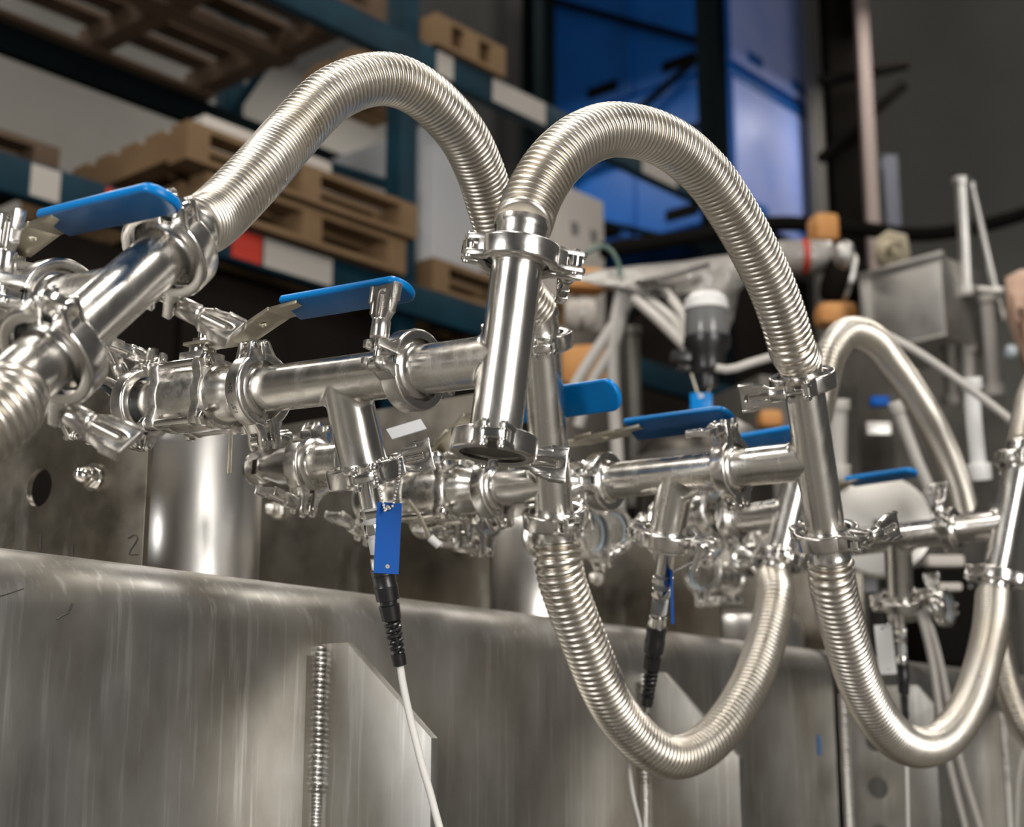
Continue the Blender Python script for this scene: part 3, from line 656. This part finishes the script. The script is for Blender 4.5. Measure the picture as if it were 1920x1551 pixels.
# --- vertical tubes
T1t, T1b = P(972,480,1.105), P(926,834,1.072)
T2t, T2b = P(1506,716,1.42), P(1550,1006,1.45)
T3t, T3b = P(1910,868,2.02), P(1869,1082,1.98)
Bt, Bb = P(1012,640,1.43), P(1040,970,1.47)
Ct, Cb = P(1503,868,1.94), P(1459,1050,1.90)
At, Ab = P(318,468,1.02), P(100,660,.925)
def arm(A, B): 
    u = (B-A).normalized(); return u, (lambda t: A + u*t)
A1 = lerp(T1t, T1b, .555); u1, a1 = arm(A1, P(375,746,1.285))
A2 = lerp(T2t, T2b, .50); u2, a2 = arm(A2, P(1040,913,1.63))
A3 = lerp(T3t, T3b, .54); u3, a3 = arm(A3, P(1471,1033,2.19))
AB = lerp(Bt, Bb, .80); uB, aB = arm(AB, P(600,950,1.66))
AC = lerp(Ct, Cb, .52); uC, aC = arm(AC, P(1250,990,2.06))
A0 = lerp(At, Ab, .47); u0, a0 = arm(A0, P(-75,600,1.13))
def vtube(T, B, A, aa, l, label, fb=True):
    ax = (B-T).normalized(); return fitting('tube_tee', label, T + ax*.0, B, [(A, aa(l))], group=STEEL_TEE)
vtube(T1t, T1b, A1, a1, .086, 'upright polished tube tee with a blind cap, below the middle hose arch')
vtube(T2t, T2b, A2, a2, .090, 'upright polished tube tee where the middle hose arch comes down')
vtube(T3t, T3b, A3, a3, .075, 'upright tube tee at the far end of the manifold')
vtube(Bt, Bb, AB, aB, .070, 'rear tube tee leaning behind the blind-capped tube')
vtube(Ct, Cb, AC, aC, .085, 'rear tube tee leaning toward the far U-shaped hose')
vtube(At, Ab, A0, a0, .075, 'slanted polished tube tee under the first hose arch')
# --- arms with instrument tees
def armtee(aa, t0, tb, t1, Lb, bdir, label):
    return fitting('instrument_tee', label, aa(t0), aa(t1), [(aa(tb), aa(tb) + V(bdir).normalized()*Lb)], group=STEEL_TEE)
b1 = P(686,887,1.188) - a1(.160); e1 = a1(.160) + b1
armtee(a1, .0895, .160, .256, b1.length, b1, 'polished instrument tee between the upright wing-nut clamp and the 304 clamp')
q2 = P(1249,1008,1.545); b2 = q2 - a2(.156)
armtee(a2, .0935, .156, .245, b2.length, b2, 'polished instrument tee above the middle sensor')
q3 = P(1688,1126,2.12); b3 = q3 - a3(.155)
armtee(a3, .079, .155, .25, b3.length, b3, 'instrument tee above the sensor with the white tag')
# --- clamps
G = 'wing-nut pipe clamps of the manifold'
DN = V((0,0,-1))
clamp(T1t, T1b-T1t, RT*.96+AWAY*.15, AWAY, 'pipe clamp joining the middle hose arch to the capped tube', G)
clamp(T1b, T1b-T1t, AWAY, RT, 'pipe clamp holding the blind cap, wing nut pointing right', G)
clamp(a1(.088), u1, -D3+Z3*.1, Z3, 'pipe clamp with upright tulip wing nut in front of a blue handle', G)
k304 = clamp(a1(.2575), u1, -Z3+D3*.25, D3, 'pipe clamp engraved 304 1.5 beside the valve', G)
clamp(a1(.405), u1, Z3+D3*.1, -D3, 'pipe clamp left of the front valve, lugs pointing up', G)
k6 = clamp(a1(.470), u1, Z3*.8+D3, Z3, 'farthest clamp on the front valve line, partly behind the slanted tube', G)
clamp(e1, b1, AWAY, RT*1+AWAY*.2, 'pipe clamp on the branch above the blue tag', G)
clamp(At, Ab-At, None, V((.8,-.3,-.8)), 'pipe clamp at the foot of the first hose arch', G, 1.13)
clamp(Ab, Ab-At, None, V((1,.2,-.15)), 'large blurred pipe clamp low at the edge under the slanted tube', G, 1.16)
clamp(Bt, Bb-Bt, AWAY, -RT, 'pipe clamp hidden behind the capped tube at the end of the first arch', G)
clamp(Bb, Bb-Bt, AWAY*.8-RT*.3, RT, 'pipe clamp above the nearer U-shaped hose', G)
clamp(T2t, T2b-T2t, TOWARD+RT*-.35, -RT, 'pipe clamp at the far foot of the middle arch, wing nut pointing left', G)
clamp(T2b, T2b-T2t, TOWARD*.8+RT*.5, RT, 'pipe clamp above the farther U-shaped hose, wing nut pointing right', G)
clamp(a2(.092), u2, Z3-D3*.3, -D3, 'pipe clamp on the second arm with lugs pointing up', G)
clamp(a2(.249), u2, -D3-Z3*.1, DN, 'pipe clamp beside the second valve, wing nut hanging down', G)
clamp(q2, b2, RT*.9+TOWARD*.3, TOWARD, 'pipe clamp on the branch above the middle sensor', G)
clamp(Ct, Cb-Ct, AWAY, RT, 'pipe clamp at the foot of the farthest hose arch', G)
clamp(Cb, Cb-Ct, AWAY, -RT, 'pipe clamp at the far end of the nearer U-shaped hose', G)
clamp(a3(.077), u3, -D3+Z3*.2, Z3, 'pipe clamp on the third arm', G)
clamp(q3, b3, RT, TOWARD, 'pipe clamp on the branch above the white tag', G)
clamp(T3t, T3b-T3t, AWAY, RT, 'pipe clamp at the top of the farthest upright tube', G)
clamp(T3b, T3b-T3t, TOWARD*.6+RT, RT, 'pipe clamp at the bottom of the farthest upright tube', G)
clamp(a0(.0775), u0, -D3, Z3, 'pipe clamp behind the slanted tube below the first blue handle', G)
clamp(aB(.072), uB, Z3*.9-D3*.3, -D3+RT, 'pipe clamp on the rear arm under the capped tube', G)
clamp(aB(.235), uB, -Z3*.9-D3*.3, -D3, 'pipe clamp on the rear arm behind the blue tag', G)
clamp(aC(.087), uC, Z3, -D3, 'pipe clamp on the second rear arm', G)
engrave(k304, '304', -9, -1); engrave(k304, '1.5"', 23, -1)
engrave(k6, '304', 12, 1)
# --- blind cap
r = empty('blind_cap', frame(T1b, (T1b-T1t), RT), 'dark round blind cap closing the bottom of the capped tube', 'cap')
MB().lathe([(0,.0006),(.0252,.0006),(.0252,.0030),(.0215,.0058),(.0205,.0062),(.0200,.0048),(0,.0048)], 56).build('cap_disc', M_dark, r, ang=30)
# --- valves
valve(a1(.3325), -u1, 'front ball valve with four long bolts and blue lever', .105, .236, .067, 20, .0150)
valve(a2(.326), -u2, 'second ball valve with blue lever right of the tag', .111, .236, .053, 30)
valve(a3(.330), -u3, 'far ball valve with short blue lever near the pale disc', .110, .212, .088, 10)
valve(aB(.152), -uB, 'rear ball valve with broad blue lever behind the capped tube', .060, .232, .080, 58, .0165)
valve(aC(.165), -uC, 'rear ball valve with blue lever half hidden by the upright tube', .066, .225, .102, 26)
valve(a0(.158), -u0, 'ball valve at the edge with the nearest blue lever above the first clamp', .060, .206, .0605, 16, .0150)
# --- hoses
ax = lambda T, B: (B-T).normalized()
def up_pt(T, B, l): return T - ax(T, B)*l
hose('corrugated steel hose forming the first tall arch', [up_pt(At,Ab,.030), (405,405,1.075),(485,324,1.12),(545,255,1.165),(624,177,1.20),(713,148,1.235),(790,174,1.27),(860,243,1.31),(899,318,1.345),(922,392,1.37),(945,470,1.39),(975,545,1.405), up_pt(Bt,Bb,.028)], At, Bt, pitch=(.0046,.0052))
hose('corrugated steel hose forming the middle arch', [up_pt(T1t,T1b,.024), (986,408,1.12),(1003,362,1.13),(1040,305,1.145),(1094,260,1.17),(1160,243,1.20),(1248,265,1.24),(1322,325,1.28),(1374,398,1.31),(1411,463,1.335),(1446,535,1.36),(1470,600,1.38), (1486,655,1.395), up_pt(T2t,T2b,.022)], T1t, T2t, pitch=(.0045,.0062))
dp = lambda T, B, l: B + ax(T, B)*l
hose('nearer U-shaped corrugated steel hose hanging below the manifold', [dp(Bt,Bb,.026),(1048,1060,1.475),(1062,1115,1.485),(1098,1210,1.51),(1131,1290,1.54),(1172,1358,1.58),(1221,1405,1.61),(1267,1421,1.64),(1315,1403,1.67),(1358,1362,1.70),(1400,1298,1.74),(1427,1233,1.78),(1446,1165,1.82),(1454,1118,1.85), dp(Ct,Cb,.028)], Bb, Cb, R=.0242, pitch=(.0072,.0058))
hose('farther U-shaped corrugated steel hose hanging below the manifold', [dp(T2t,T2b,.024),(1560,1085,1.46),(1571,1140,1.48),(1591,1213,1.51),(1614,1284,1.55),(1645,1344,1.59),(1684,1387,1.64),(1730,1402,1.69),(1775,1383,1.74),(1814,1328,1.80),(1840,1256,1.86),(1857,1180,1.91), dp(T3t,T3b,.026)], T2b, T3b, R=.0232, pitch=(.0070,.0052))
hose('pale corrugated hose arching behind the second upright tube', [up_pt(Ct,Cb,.03),(1530,780,1.96),(1543,720,1.98),(1560,660,2.0),(1592,624,2.04),(1636,636,2.10),(1678,686,2.17),(1716,740,2.23),(1748,795,2.29),(1774,850,2.34),(1795,905,2.38),(1806,945,2.41)], Ct, pitch=.0058)
hose('corrugated hose rising out of view at the far end', [up_pt(T3t,T3b,.026),(1925,790,2.05),(1940,735,2.1),(1975,680,2.16),(2030,650,2.24)], T3t, pitch=.0058)
hose('corrugated hose leaving downward at the lower edge near the slanted tube', [dp(At,Ab,.052),(20,752,.875),(-30,800,.855),(-110,850,.84)], Ab, pitch=.0056)
hose('dark far corrugated hose descending behind the farther U-shaped hose', [(1868,1190,2.42),(1878,1240,2.42),(1893,1300,2.42),(1918,1360,2.42),(1955,1400,2.43),(2000,1410,2.45)])
# --- sensors, cables, tags
se1 = sensor(P(688,905,1.190), P(750,1247,1.200), 'probe sensor with black rubber boot behind the blue tag', '107')
sensor(P(1249,1038,1.545), P(1213,1322,1.60), 'probe sensor with black rubber boot inside the nearer hose loop', None, 1.12)
sensor(P(1687,1150,2.12), P(1697,1350,2.12), 'far probe sensor beside the white tag', None, .95)
cable('white cable hanging from the sensor with the blue tag', [(750,1247,1.200),(757,1290,1.19),(770,1350,1.18),(790,1430,1.16),(806,1485,1.15),(822,1545,1.14),(850,1640,1.12)], .0030)
cable('white cable hanging below the middle sensor', [(1213,1322,1.60),(1199,1370,1.665),(1181,1425,1.70),(1186,1490,1.68),(1200,1551,1.68),(1215,1640,1.68)], .0028)
cable('thin white cable hanging below the far U-shaped hose', [(1697,1350,2.12),(1698,1400,2.13),(1700,1480,2.13),(1703,1640,2.13)], .0032)
cable('pale tube running down in front of the tank, left of a pair', [(1716,1120,2.5),(1745,1230,2.5),(1772,1400,2.5),(1808,1551,2.5),(1830,1640,2.5)], .0062, M_hosew)
cable('pale tube running down in front of the tank, right of a pair', [(1728,1120,2.5),(1762,1240,2.5),(1798,1420,2.5),(1836,1551,2.5),(1860,1640,2.5)], .0062, M_hosew)
cable('thin tube hanging at the lower right edge beside the last rib', [(1925,1380,2.6),(1910,1450,2.6),(1905,1551,2.6),(1905,1640,2.6)], .005, M_hosew)
def chain(par, pts, r=.0013):
    pth = catmull([P(*p) for p in pts], .0029); m = MB()
    for p in pth: m.ball(p, r, 8)
    return m.build('bead_chain', M_shiny, par, world=True, ang=60)
def hangtag(cx, cy, d, wpx, hpx, label, mt, rot=0, yaw=0, chainpts=None, th=.0018):
    o = P(cx, cy, d); w_, h_ = wpx/FPX*d, hpx/FPX*d
    x = RT*cos(RD(yaw)) + AWAY*sin(RD(yaw)); z = V((0,0,1)); y = x.cross(z) if False else z.cross(x)
    M = frame(o, y*-1, x)                # local x right, local y = z' x x', local z to viewer side
    R_ = Matrix.Rotation(RD(rot), 4, 'Z'); r = empty('hanging_tag', M @ R_, label, 'tag')
    up_ = (M @ R_).to_3x3() @ V((0,1,0)); sg = 1 if up_.z > 0 else -1
    m = MB(); hw, hh = w_/2, h_/2; hc = (hw*-.12, sg*hh*.86)
    m.holed([(-hw,-hh),(hw,-hh),(hw,hh),(-hw,hh)], hc, lambda a: .0019, -th/2, th/2, None, 24)
    m.build('tag_plate', mt, r, ang=12)
    e = MB(); e.lathe([(.0002,-th*.6),(.0016,-th*.6),(.0016,th*.6),(.0002,th*.6)], 20, Matrix.Translation((hw*.08, -sg*hh*.80, 0)), closed=True); e.build('eyelet', M_dark, r)
    if chainpts: chain(r, chainpts)
    return r
hangtag(727, 1009, 1.125, 47, 134, 'blue rectangular tag hanging on a bead chain', M_tagb, -1.8, 12, [(722,958,1.122),(716,935,1.13),(708,905,1.128),(702,875,1.122),(715,862,1.118),(735,858,1.118),(748,862,1.12),(750,880,1.12),(747,905,1.122),(741,930,1.124),(736,950,1.126),(724,956,1.127)])
hangtag(1260, 1120, 1.53, 60, 100, 'blue tag seen nearly edge-on beside the middle sensor', M_tagb, 2, 82, [(1262,1073,1.53),(1290,1058,1.54),(1320,1040,1.55)])
hangtag(1660, 1218, 2.10, 34, 92, 'white tag hanging beside the far sensor', M_white, 3, 5, [(1662,1176,2.10),(1672,1160,2.11),(1685,1148,2.12)])
# aluminium name plate lying among the rear valves
r = empty('metal_name_plate', frame(P(762,805,1.33), V((.1,-.8,.5)), V((1,.1,.55))), 'small pale metal plate propped among the rear valves', 'plate')
MB().box((0,0,0),(.034,.013,.001)).build('plate_sheet', M_cab, r)
# ================================================================== EQUIPMENT BEHIND THE MANIFOLD
def base_z(px, py, d, z): p = P(px, py, d); return p
def pthing(name, px0, py0, px1, py1, d, thick, mt, label, cat, yaw=0, bev=.01, panel=True, foot=False):
    c = P((px0+px1)/2, (py0+py1)/2, d); w_ = (px1-px0)/FPX*d; h_ = (py1-py0)/FPX*d
    zb = c.z - h_/2
    if foot: h_ = c.z + h_/2; zb = 0
    r = empty(name, Matrix.Translation((c.x, c.y, zb)) @ Matrix.Rotation(RD(yaw), 4, 'Z'), label, cat)
    MB().box((0, thick/2, h_/2), (w_, thick, h_)).build('housing', mt, r, bevel=bev)
    if panel:
        MB().box((0, -.004, h_/2), (w_*.86, .01, h_*.84)).build('front_panel', mt, r, bevel=bev*.4)
        MB().cyl((w_*.3, -.014, h_*.8), (w_*.3, -.006, h_*.8), w_*.03).build('panel_knob', M_sheet, r)
    return r
# machine bodies on the floor
pthing('machine_cabinet', 1425, 700, 1640, 1400, 4.6, .5, M_mach, 'dark grey machine cabinet behind the second upright tube', 'machine', 20, foot=True)
pthing('machine_cabinet', 1650, 640, 1950, 1400, 4.9, .5, M_mach, 'dark grey machine cabinet below the stainless box', 'machine', 30, foot=True)
pthing('machine_cabinet', 1010, 600, 1190, 1400, 4.4, .4, M_dome, 'brown grey machine cabinet behind the rear tube tee', 'machine', 25, foot=True)
def dome(px, py, d, rad, label, mt=M_dome):
    c = P(px, py, d); zb = CAM.z+ZT+.002; r = empty('round_vessel', V((c.x, c.y, zb)), label, 'vessel'); z = c.z-zb
    pr = [(0,.0),(rad,.0),(rad,z-.1)] + [(rad*cos(a), z-.1+rad*.75*sin(a)) for a in [pi/2*i/12 for i in range(1,13)]]
    pr[-1] = (0, pr[-1][1]); MB().lathe(pr, 48).build('vessel_shell', mt, r, ang=50)
    MB().lathe([(rad,z-.12),(rad+.012,z-.12),(rad+.012,z-.09),(rad,z-.09)], 48, closed=True).build('rim_band', M_mach, r)
dome(1318, 790, 3.3, .150, 'dark round-topped vessel under the smoked glass cup')
# smoked glass filter cup with cords and blue tag
c = P(1326, 640, 2.75); r = empty('filter_cup', c, 'black filter cup with milky cap hanging behind the middle arch', 'filter'); k = 2.75/FPX
MB().lathe([(0,95*k),(26*k,93*k),(40*k,80*k),(42*k,60*k),(38*k,58*k),(0,58*k)], 40).build('milky_cap', M_white, r, ang=40)
MB().lathe([(40*k,58*k),(42*k,20*k),(40*k,0),(36*k,-4*k),(36*k,56*k)], 40, closed=True).build('smoked_bowl', M_smoke, r, ang=40)
MB().lathe([(0,50*k),(12*k,48*k),(14*k,5*k),(0,0)], 24).build('filter_core', M_black, r)
MB().lathe([(0,6*k),(44*k,6*k),(44*k,-10*k),(34*k,-24*k),(30*k,-56*k),(18*k,-66*k),(16*k,-88*k),(0,-88*k)], 40).build('lower_bowl', M_blk, r, ang=40)
MB().box((-50*k,0,-30*k), (36*k,24*k,20*k)).box((-46*k,0,-52*k),(22*k,20*k,10*k)).build('side_fitting', M_blk, r, bevel=.003)
for a, b in (((1296,700),(1311,748)), ((1345,700),(1322,748))): 
    MB().tube([P(*a,2.74), P(*b,2.70)], .0022, 8).build('hanging_cord', M_zinc, r, world=True)
r = empty('cord_tag', P(1315, 758, 2.70), 'bright blue tag on a cord behind the second blue lever', 'tag')
MB().box((0,0,0), (40*k, .004, 42*k)).build('tag_plate', M_blue, r, bevel=.0015)
MB().cyl((0,-.003,16*k),(0,.003,16*k), 4*k).build('tag_eyelet', M_sheet, r)
# milky wrapped bundle
def sheet(label, poly, d0, d1, mt, name='wrapped_bundle', cat='plastic wrap'):
    """stuffed bag shape: outline points (px,py) at a depth, swollen at the middle"""
    n = len(poly); cx = sum(p[0] for p in poly)/n; cy = sum(p[1] for p in poly)/n; K = 7; rnd = random.Random(n)
    vs = []; fs = []
    for side in (-1, 1):
        for k in range(K):
            t = 1 - k/K
            for (x, y) in poly:
                bul = (1 - t*t)**.5*.5
                vs.append(P(cx+(x-cx)*t+rnd.uniform(-1,1)*3*(t < 1), cy+(y-cy)*t, d0 + side*(d1-d0)*(bul*(1+.5*rnd.uniform(-1,1)*(t < 1)))))
        vs.append(P(cx, cy, d0+side*(d1-d0)*.5))
    H = n*K + 1
    for s_ in range(2):
        o = s_*H
        for k in range(K-1):
            for i in range(n):
                j = (i+1) % n; fs.append((o+k*n+i, o+k*n+j, o+(k+1)*n+j, o+(k+1)*n+i))
        for i in range(n): fs.append((o+(K-1)*n+i, o+(K-1)*n+(i+1) % n, o+n*K))
    o = min(vs, key=lambda v: v.z)
    return tag(MB().add(vs, fs).build(name, mt, None, loc=o, ang=80), label, cat)
sheet('milky plastic wrap bundle stretched between the second and middle arch', [(1062,520),(1130,505),(1200,497),(1280,490),(1345,480),(1405,474),(1412,515),(1385,548),(1375,600),(1350,655),(1330,600),(1318,560),(1296,650),(1270,640),(1240,600),(1205,570),(1180,560),(1150,545),(1100,530)], 3.3, 3.5, M_wrap)
for i, (a, b, c_) in enumerate((((1190,560),(1235,600),(1286,650)), ((1215,560),(1262,600),(1292,640)), ((1250,550),(1280,590),(1294,630)))):
    cable(['outer strand of clear tubing pulled down to the filter cup','middle strand of clear tubing pulled down to the filter cup','inner strand of clear tubing pulled down to the filter cup'][i], [(*a,3.2),(*b,3.1),(*c_,2.9)], .011, M_hosew, 'tube', 'clear_tube')
for i, pts in enumerate(([(1165,545),(1152,620),(1150,720),(1160,900),(1160,1000)], [(1185,560),(1130,640),(1080,720),(1045,800)], [(1175,550),(1155,640),(1110,720),(1085,800)], [(1060,520),(1095,478),(1135,462),(1158,490),(1164,520)])):
    cable(['upright grey tube behind the second blue lever','outer grey tube curving down behind the rear lever','inner grey tube curving down behind the rear lever','thin green tube looping beside the beige carton'][i], [(x,y,3.25) for x, y in pts], (.014,.013,.013,.005)[i], M_hosew if i < 3 else mat('green_tube', (.08,.14,.12), 0, .4), 'tube', 'clear_tube')
cable('grey tube from the filter cup to the middle arch', [(1342,690,2.7),(1370,693,2.7),(1410,680,2.7),(1470,664,2.75),(1520,655,2.8)], .008, M_hosew, 'tube', 'clear_tube')
cable('thin pale tube slanting down from the stainless box to the far hose', [(1655,625,2.6),(1720,660,2.6),(1800,715,2.6),(1870,768,2.6),(1945,830,2.6)], .0075, M_hosew, 'tube', 'clear_tube')
# orange and tan bits
pthing('orange_housing', 1062, 497, 1142, 540, 4.1, .1, M_org, 'orange machine housing left of the wrapped bundle', 'machine', 10, panel=False, bev=.02)
pthing('orange_housing', 1048, 640, 1140, 720, 4.0, .1, M_org, 'orange machine part behind the grey tubes', 'machine', -15, panel=False, bev=.03)
pthing('orange_housing', 1530, 395, 1577, 450, 5.0, .1, M_org, 'small orange block on the dark actuator', 'machine', 10, bev=.02, panel=False)
pthing('orange_housing', 1535, 560, 1612, 606, 4.4, .1, M_org, 'orange part just above the far hose arch', 'machine', 0, bev=.03, panel=False)
pthing('orange_housing', 1425, 765, 1470, 800, 4.2, .08, M_org, 'little orange part between the second lever and upright tube', 'machine', 0, bev=.02, panel=False)
def drum(label, px0, px1, py, d, rad, mt, name='round_housing', cat='machine', tilt=0):
    a, b = P(px0, py, d), P(px1, py+tilt, d); r = empty(name, a, label, cat); L = (b-a).length
    F = frame(V((0,0,0)), (b-a), Z3)
    MB().lathe([(0,0),(rad*.7,0),(rad*.95,rad*.3),(rad,rad*.6),(rad,L-rad*.5),(rad*.85,L-rad*.15),(rad*.5,L),(0,L)], 36, F).build('drum_body', mt, r, ang=50)
    MB().lathe([(rad*1.0,L*.45),(rad*1.06,L*.45),(rad*1.06,L*.55),(rad*1.0,L*.55)], 36, F, closed=True).build('drum_band', M_red if mt is M_wrap else M_sheet, r)
drum('white wrapped motor with a red band above the far hose', 1450, 1565, 482, 4.6, .052, M_wrap)
drum('black actuator right of the white wrapped motor', 1548, 1620, 520, 4.5, .085, M_black, tilt=20)
drum('shiny round gauge body on the black actuator', 1568, 1600, 478, 4.3, .040, M_sheet)
drum('small pinkish motor behind the tube clamp of the capped tube', 1060, 1120, 590, 4.3, .045, M_beige)
sheet('ivory cloth bag above the stainless box', [(1640,450),(1665,432),(1700,440),(1708,480),(1690,510),(1650,505),(1638,480)], 5.0, 5.15, mat('ivory_cloth', (.45,.39,.28), 0, .8), 'cloth_bag', 'bag')
# stainless box
r = empty('stainless_box', P(1740, 640, 4.3), 'open stainless steel box on the machine behind the far hose arch', 'box')
c = P(1745, 588, 4.3); F = Matrix.Translation(c) @ Matrix.Rotation(RD(-48), 4, 'Z')
for nm, cc, dd in (('side_panel',(-.12,0,0),(.012,.26,.23)),('side_panel',(.12,0,0),(.012,.26,.23)),('side_panel',(0,-.13,0),(.25,.012,.23)),('side_panel',(0,.13,0),(.25,.012,.23)),('bottom_panel',(0,0,-.115),(.26,.28,.01)),('rim',(0,-.14,.115),(.28,.02,.014)),('rim',(-.125,0,.115),(.02,.28,.014)),('corner_post',(-.125,-.135,0),(.024,.024,.235))):
    MB().box(cc, dd, F).build(nm, M_sheet, r, world=True, bevel=.003)
def pole(label, pts, d, w_, mt, name='equipment_post', cat='post'):
    W = [P(x, y, d) for x, y in pts]; r = empty(name, W[-1], label, cat)
    MB().tube(W, w_, 10).build('post_tube', mt, r, world=True, ang=60)
    e = (W[0]-W[-1]).normalized(); MB().cyl(W[0]-e*.01, W[0]+e*.012, w_*1.25, n=16).build('end_cap', mt, r, world=True, bevel=.002)
    MB().cyl(W[-1], W[-1]+e*.03, w_*1.4, n=16).build('foot_collar', mt, r, world=True, bevel=.002)
pole('pale upright post right of the stainless box', [(1803,340),(1815,555)], 4.2, .020, M_sheet)
pole('thin slanted strut leaning from the pale post', [(1822,350),(1880,600)], 4.25, .012, M_sheet)
pole('short horizontal rail joining the pale post and strut', [(1815,540),(1880,548)], 4.22, .010, M_sheet)
pole('pale lower post under the strut', [(1850,560),(1865,740)], 4.2, .020, M_hosew)
pole('bright post between the far arch and the far tube', [(1822,720),(1826,790),(1838,900)], 2.7, .015, M_white)
pole('beige slanted rod in front of the dark cabinet', [(1682,765),(1718,860),(1755,945)], 2.75, .011, M_hosew)
pole('grey upright post behind the far hose arch', [(1572,760),(1570,900)], 2.9, .018, M_hosew)
pole('grey frame post right of the wrapped bundle', [(1185,620),(1190,800),(1190,950)], 3.6, .018, M_mach)
pole('narrow grey post below the stainless box', [(1782,650),(1786,760)], 4.2, .022, M_mach)
pole('second narrow grey post below the stainless box', [(1815,655),(1820,770)], 4.2, .018, M_hosew)
sheet('tan leather cover at the right edge beside the posts', [(1885,520),(1915,505),(1960,510),(1960,720),(1925,715),(1905,650),(1888,600)], 4.0, 4.15, M_skin, 'leather_cover', 'cover')
drum('small pale blue knob beside the tan cover', 1886, 1906, 660, 3.9, .02, M_gask)
# pale disc and panels
o = P(1650, 985, 2.85); r = empty('pale_disc', o, 'large pale round steel disc behind the third arm', 'disc')
F = frame(V((0,0,0)), V((-.25,-1,.12)), Z3)
MB().lathe([(0,.004),(.092,.004),(.097,.002),(.100,-.004),(.100,-.016),(0,-.016)], 64, F).build('disc_body', M_sheet, r, ang=30)
MB().lathe([(0,.004),(.012,.004),(.012,.016),(.008,.020),(0,.020)], 24, F).build('disc_hub', M_shiny, r)
pthing('grey_panel', 1590, 1045, 1645, 1110, 2.9, .02, M_cab, 'pale grey panel left of the third branch', 'panel', panel=False, bev=.004)
pthing('grey_panel', 1740, 1040, 1810, 1062, 2.7, .03, M_beige, 'pale horizontal bracket below the far clamp', 'bracket', panel=False, bev=.006)
pthing('grey_panel', 1752, 1092, 1806, 1108, 2.7, .03, M_beige, 'second pale horizontal bracket lower down', 'bracket', panel=False, bev=.006)
pthing('control_box', 1730, 1060, 1845, 1258, 3.6, .2, M_black, 'black control box between the far branch and the farthest tube', 'box', 15)
pthing('control_box', 1020, 1065, 1180, 1240, 3.2, .2, M_black, 'black control box behind the descending hose', 'box', 15)
pthing('blue_bracket', 1635, 742, 1668, 760, 3.6, .03, M_tagb, 'dark blue bracket inside the far hose arch', 'bracket', panel=False, bev=.004)
pthing('grey_panel', 1625, 790, 1672, 815, 3.6, .03, M_sheet, 'pale step below the dark blue bracket', 'bracket', panel=False, bev=.004)
# --- small fittings crowded between the arms
def reducer(A, B, label):
    A, B = V(A), V(B); r = empty('reducer_fitting', frame(A, B-A, Z3), label, 'pipe fitting'); L = (B-A).length
    MB().lathe([(.0145,0),(.0252,0),(.0252,.003),(.0195,.008),(.0190,L*.45),(.0125,L*.7),(.0120,L-.004),(.0165,L-.003),(.0165,L),(.008,L)], 40).build('reducer_body', M_tube, r, ang=40)
    MB().cyl((0,0,L*.78),(0,0,L*.9), .0150, n=6).build('hex_nut', M_shiny, r, bevel=.0008)
reducer(P(585,872,1.42), P(480,880,1.48), 'reducer pipe with round flange left of the branch tube')
clamp(P(583,872,1.42), P(640,868,1.40)-P(585,872,1.42), DN-RT*.3, -D3, 'pipe clamp with drooping lug left of the branch tube', G)
fitting('short_spool', 'short pipe stub behind the branch tube', P(590,871,1.415), P(665,864,1.38), group=STEEL_TEE)
fitting('short_spool', 'horizontal drain pipe behind the blind cap', P(868,930,1.62), P(965,925,1.56), group=STEEL_TEE)
clamp(P(866,930,1.62), P(965,925,1.56)-P(868,930,1.62), DN, -D3, 'pipe clamp with bright rim right of the blue tag', G)
for i, (px, py, d, lab) in enumerate(((905,960,1.66,'low pipe clamp behind the blind cap wing nut'), (1150,995,1.95,'low clamp right of the descending hose'), (1330,1010,2.1,'low clamp right of the middle sensor clamp'), (1110,1000,1.85,'low clamp touching the descending hose'), (1320,1075,2.2,'lowest clamp between the middle sensor and U-shaped hose'), (1770,1140,2.5,'low far clamp between the third branch and farthest tube'), (1335,960,1.98,'clamp on the hidden second rear arm'))):
    ax_ = (uB, uC, uC, uB, D3, u3, uC)[i]; clamp(P(px,py,d), ax_, (DN, -D3, Z3, DN+RT, DN, -D3, Z3)[i], (-D3, Z3, -D3, RT, RT, Z3, -D3)[i], lab, G)
    fitting('short_spool', lab.replace('clamp','pipe stub',1).replace('pipe pipe','pipe'), P(px,py,d), P(px,py,d)+ax_*.09, group=STEEL_TEE)
# lever with pale tip, split pin strip
r = empty('drain_lever', P(768,940,1.5), 'thin brass drain lever with pale tip right of the blue tag', 'lever')
MB().tube([P(765,938,1.5), P(785,965,1.5), P(806,1010,1.5)], .0022, 8).build('lever_rod', M_zinc, r, world=True)
MB().cyl(P(806,1008,1.5), P(824,1024,1.5), .0045).build('lever_tip', M_white, r, world=True, bevel=.001)
r = empty('metal_strip', P(430,888,1.20), 'thin metal strip hanging below the front valve', 'strip')
F = frame(P(430,888,1.20), Z3, RT)
MB().box((0,0,.018), (.0032,.0012,.036), F).build('strip_body', M_zinc, r, world=True, bevel=.0003)
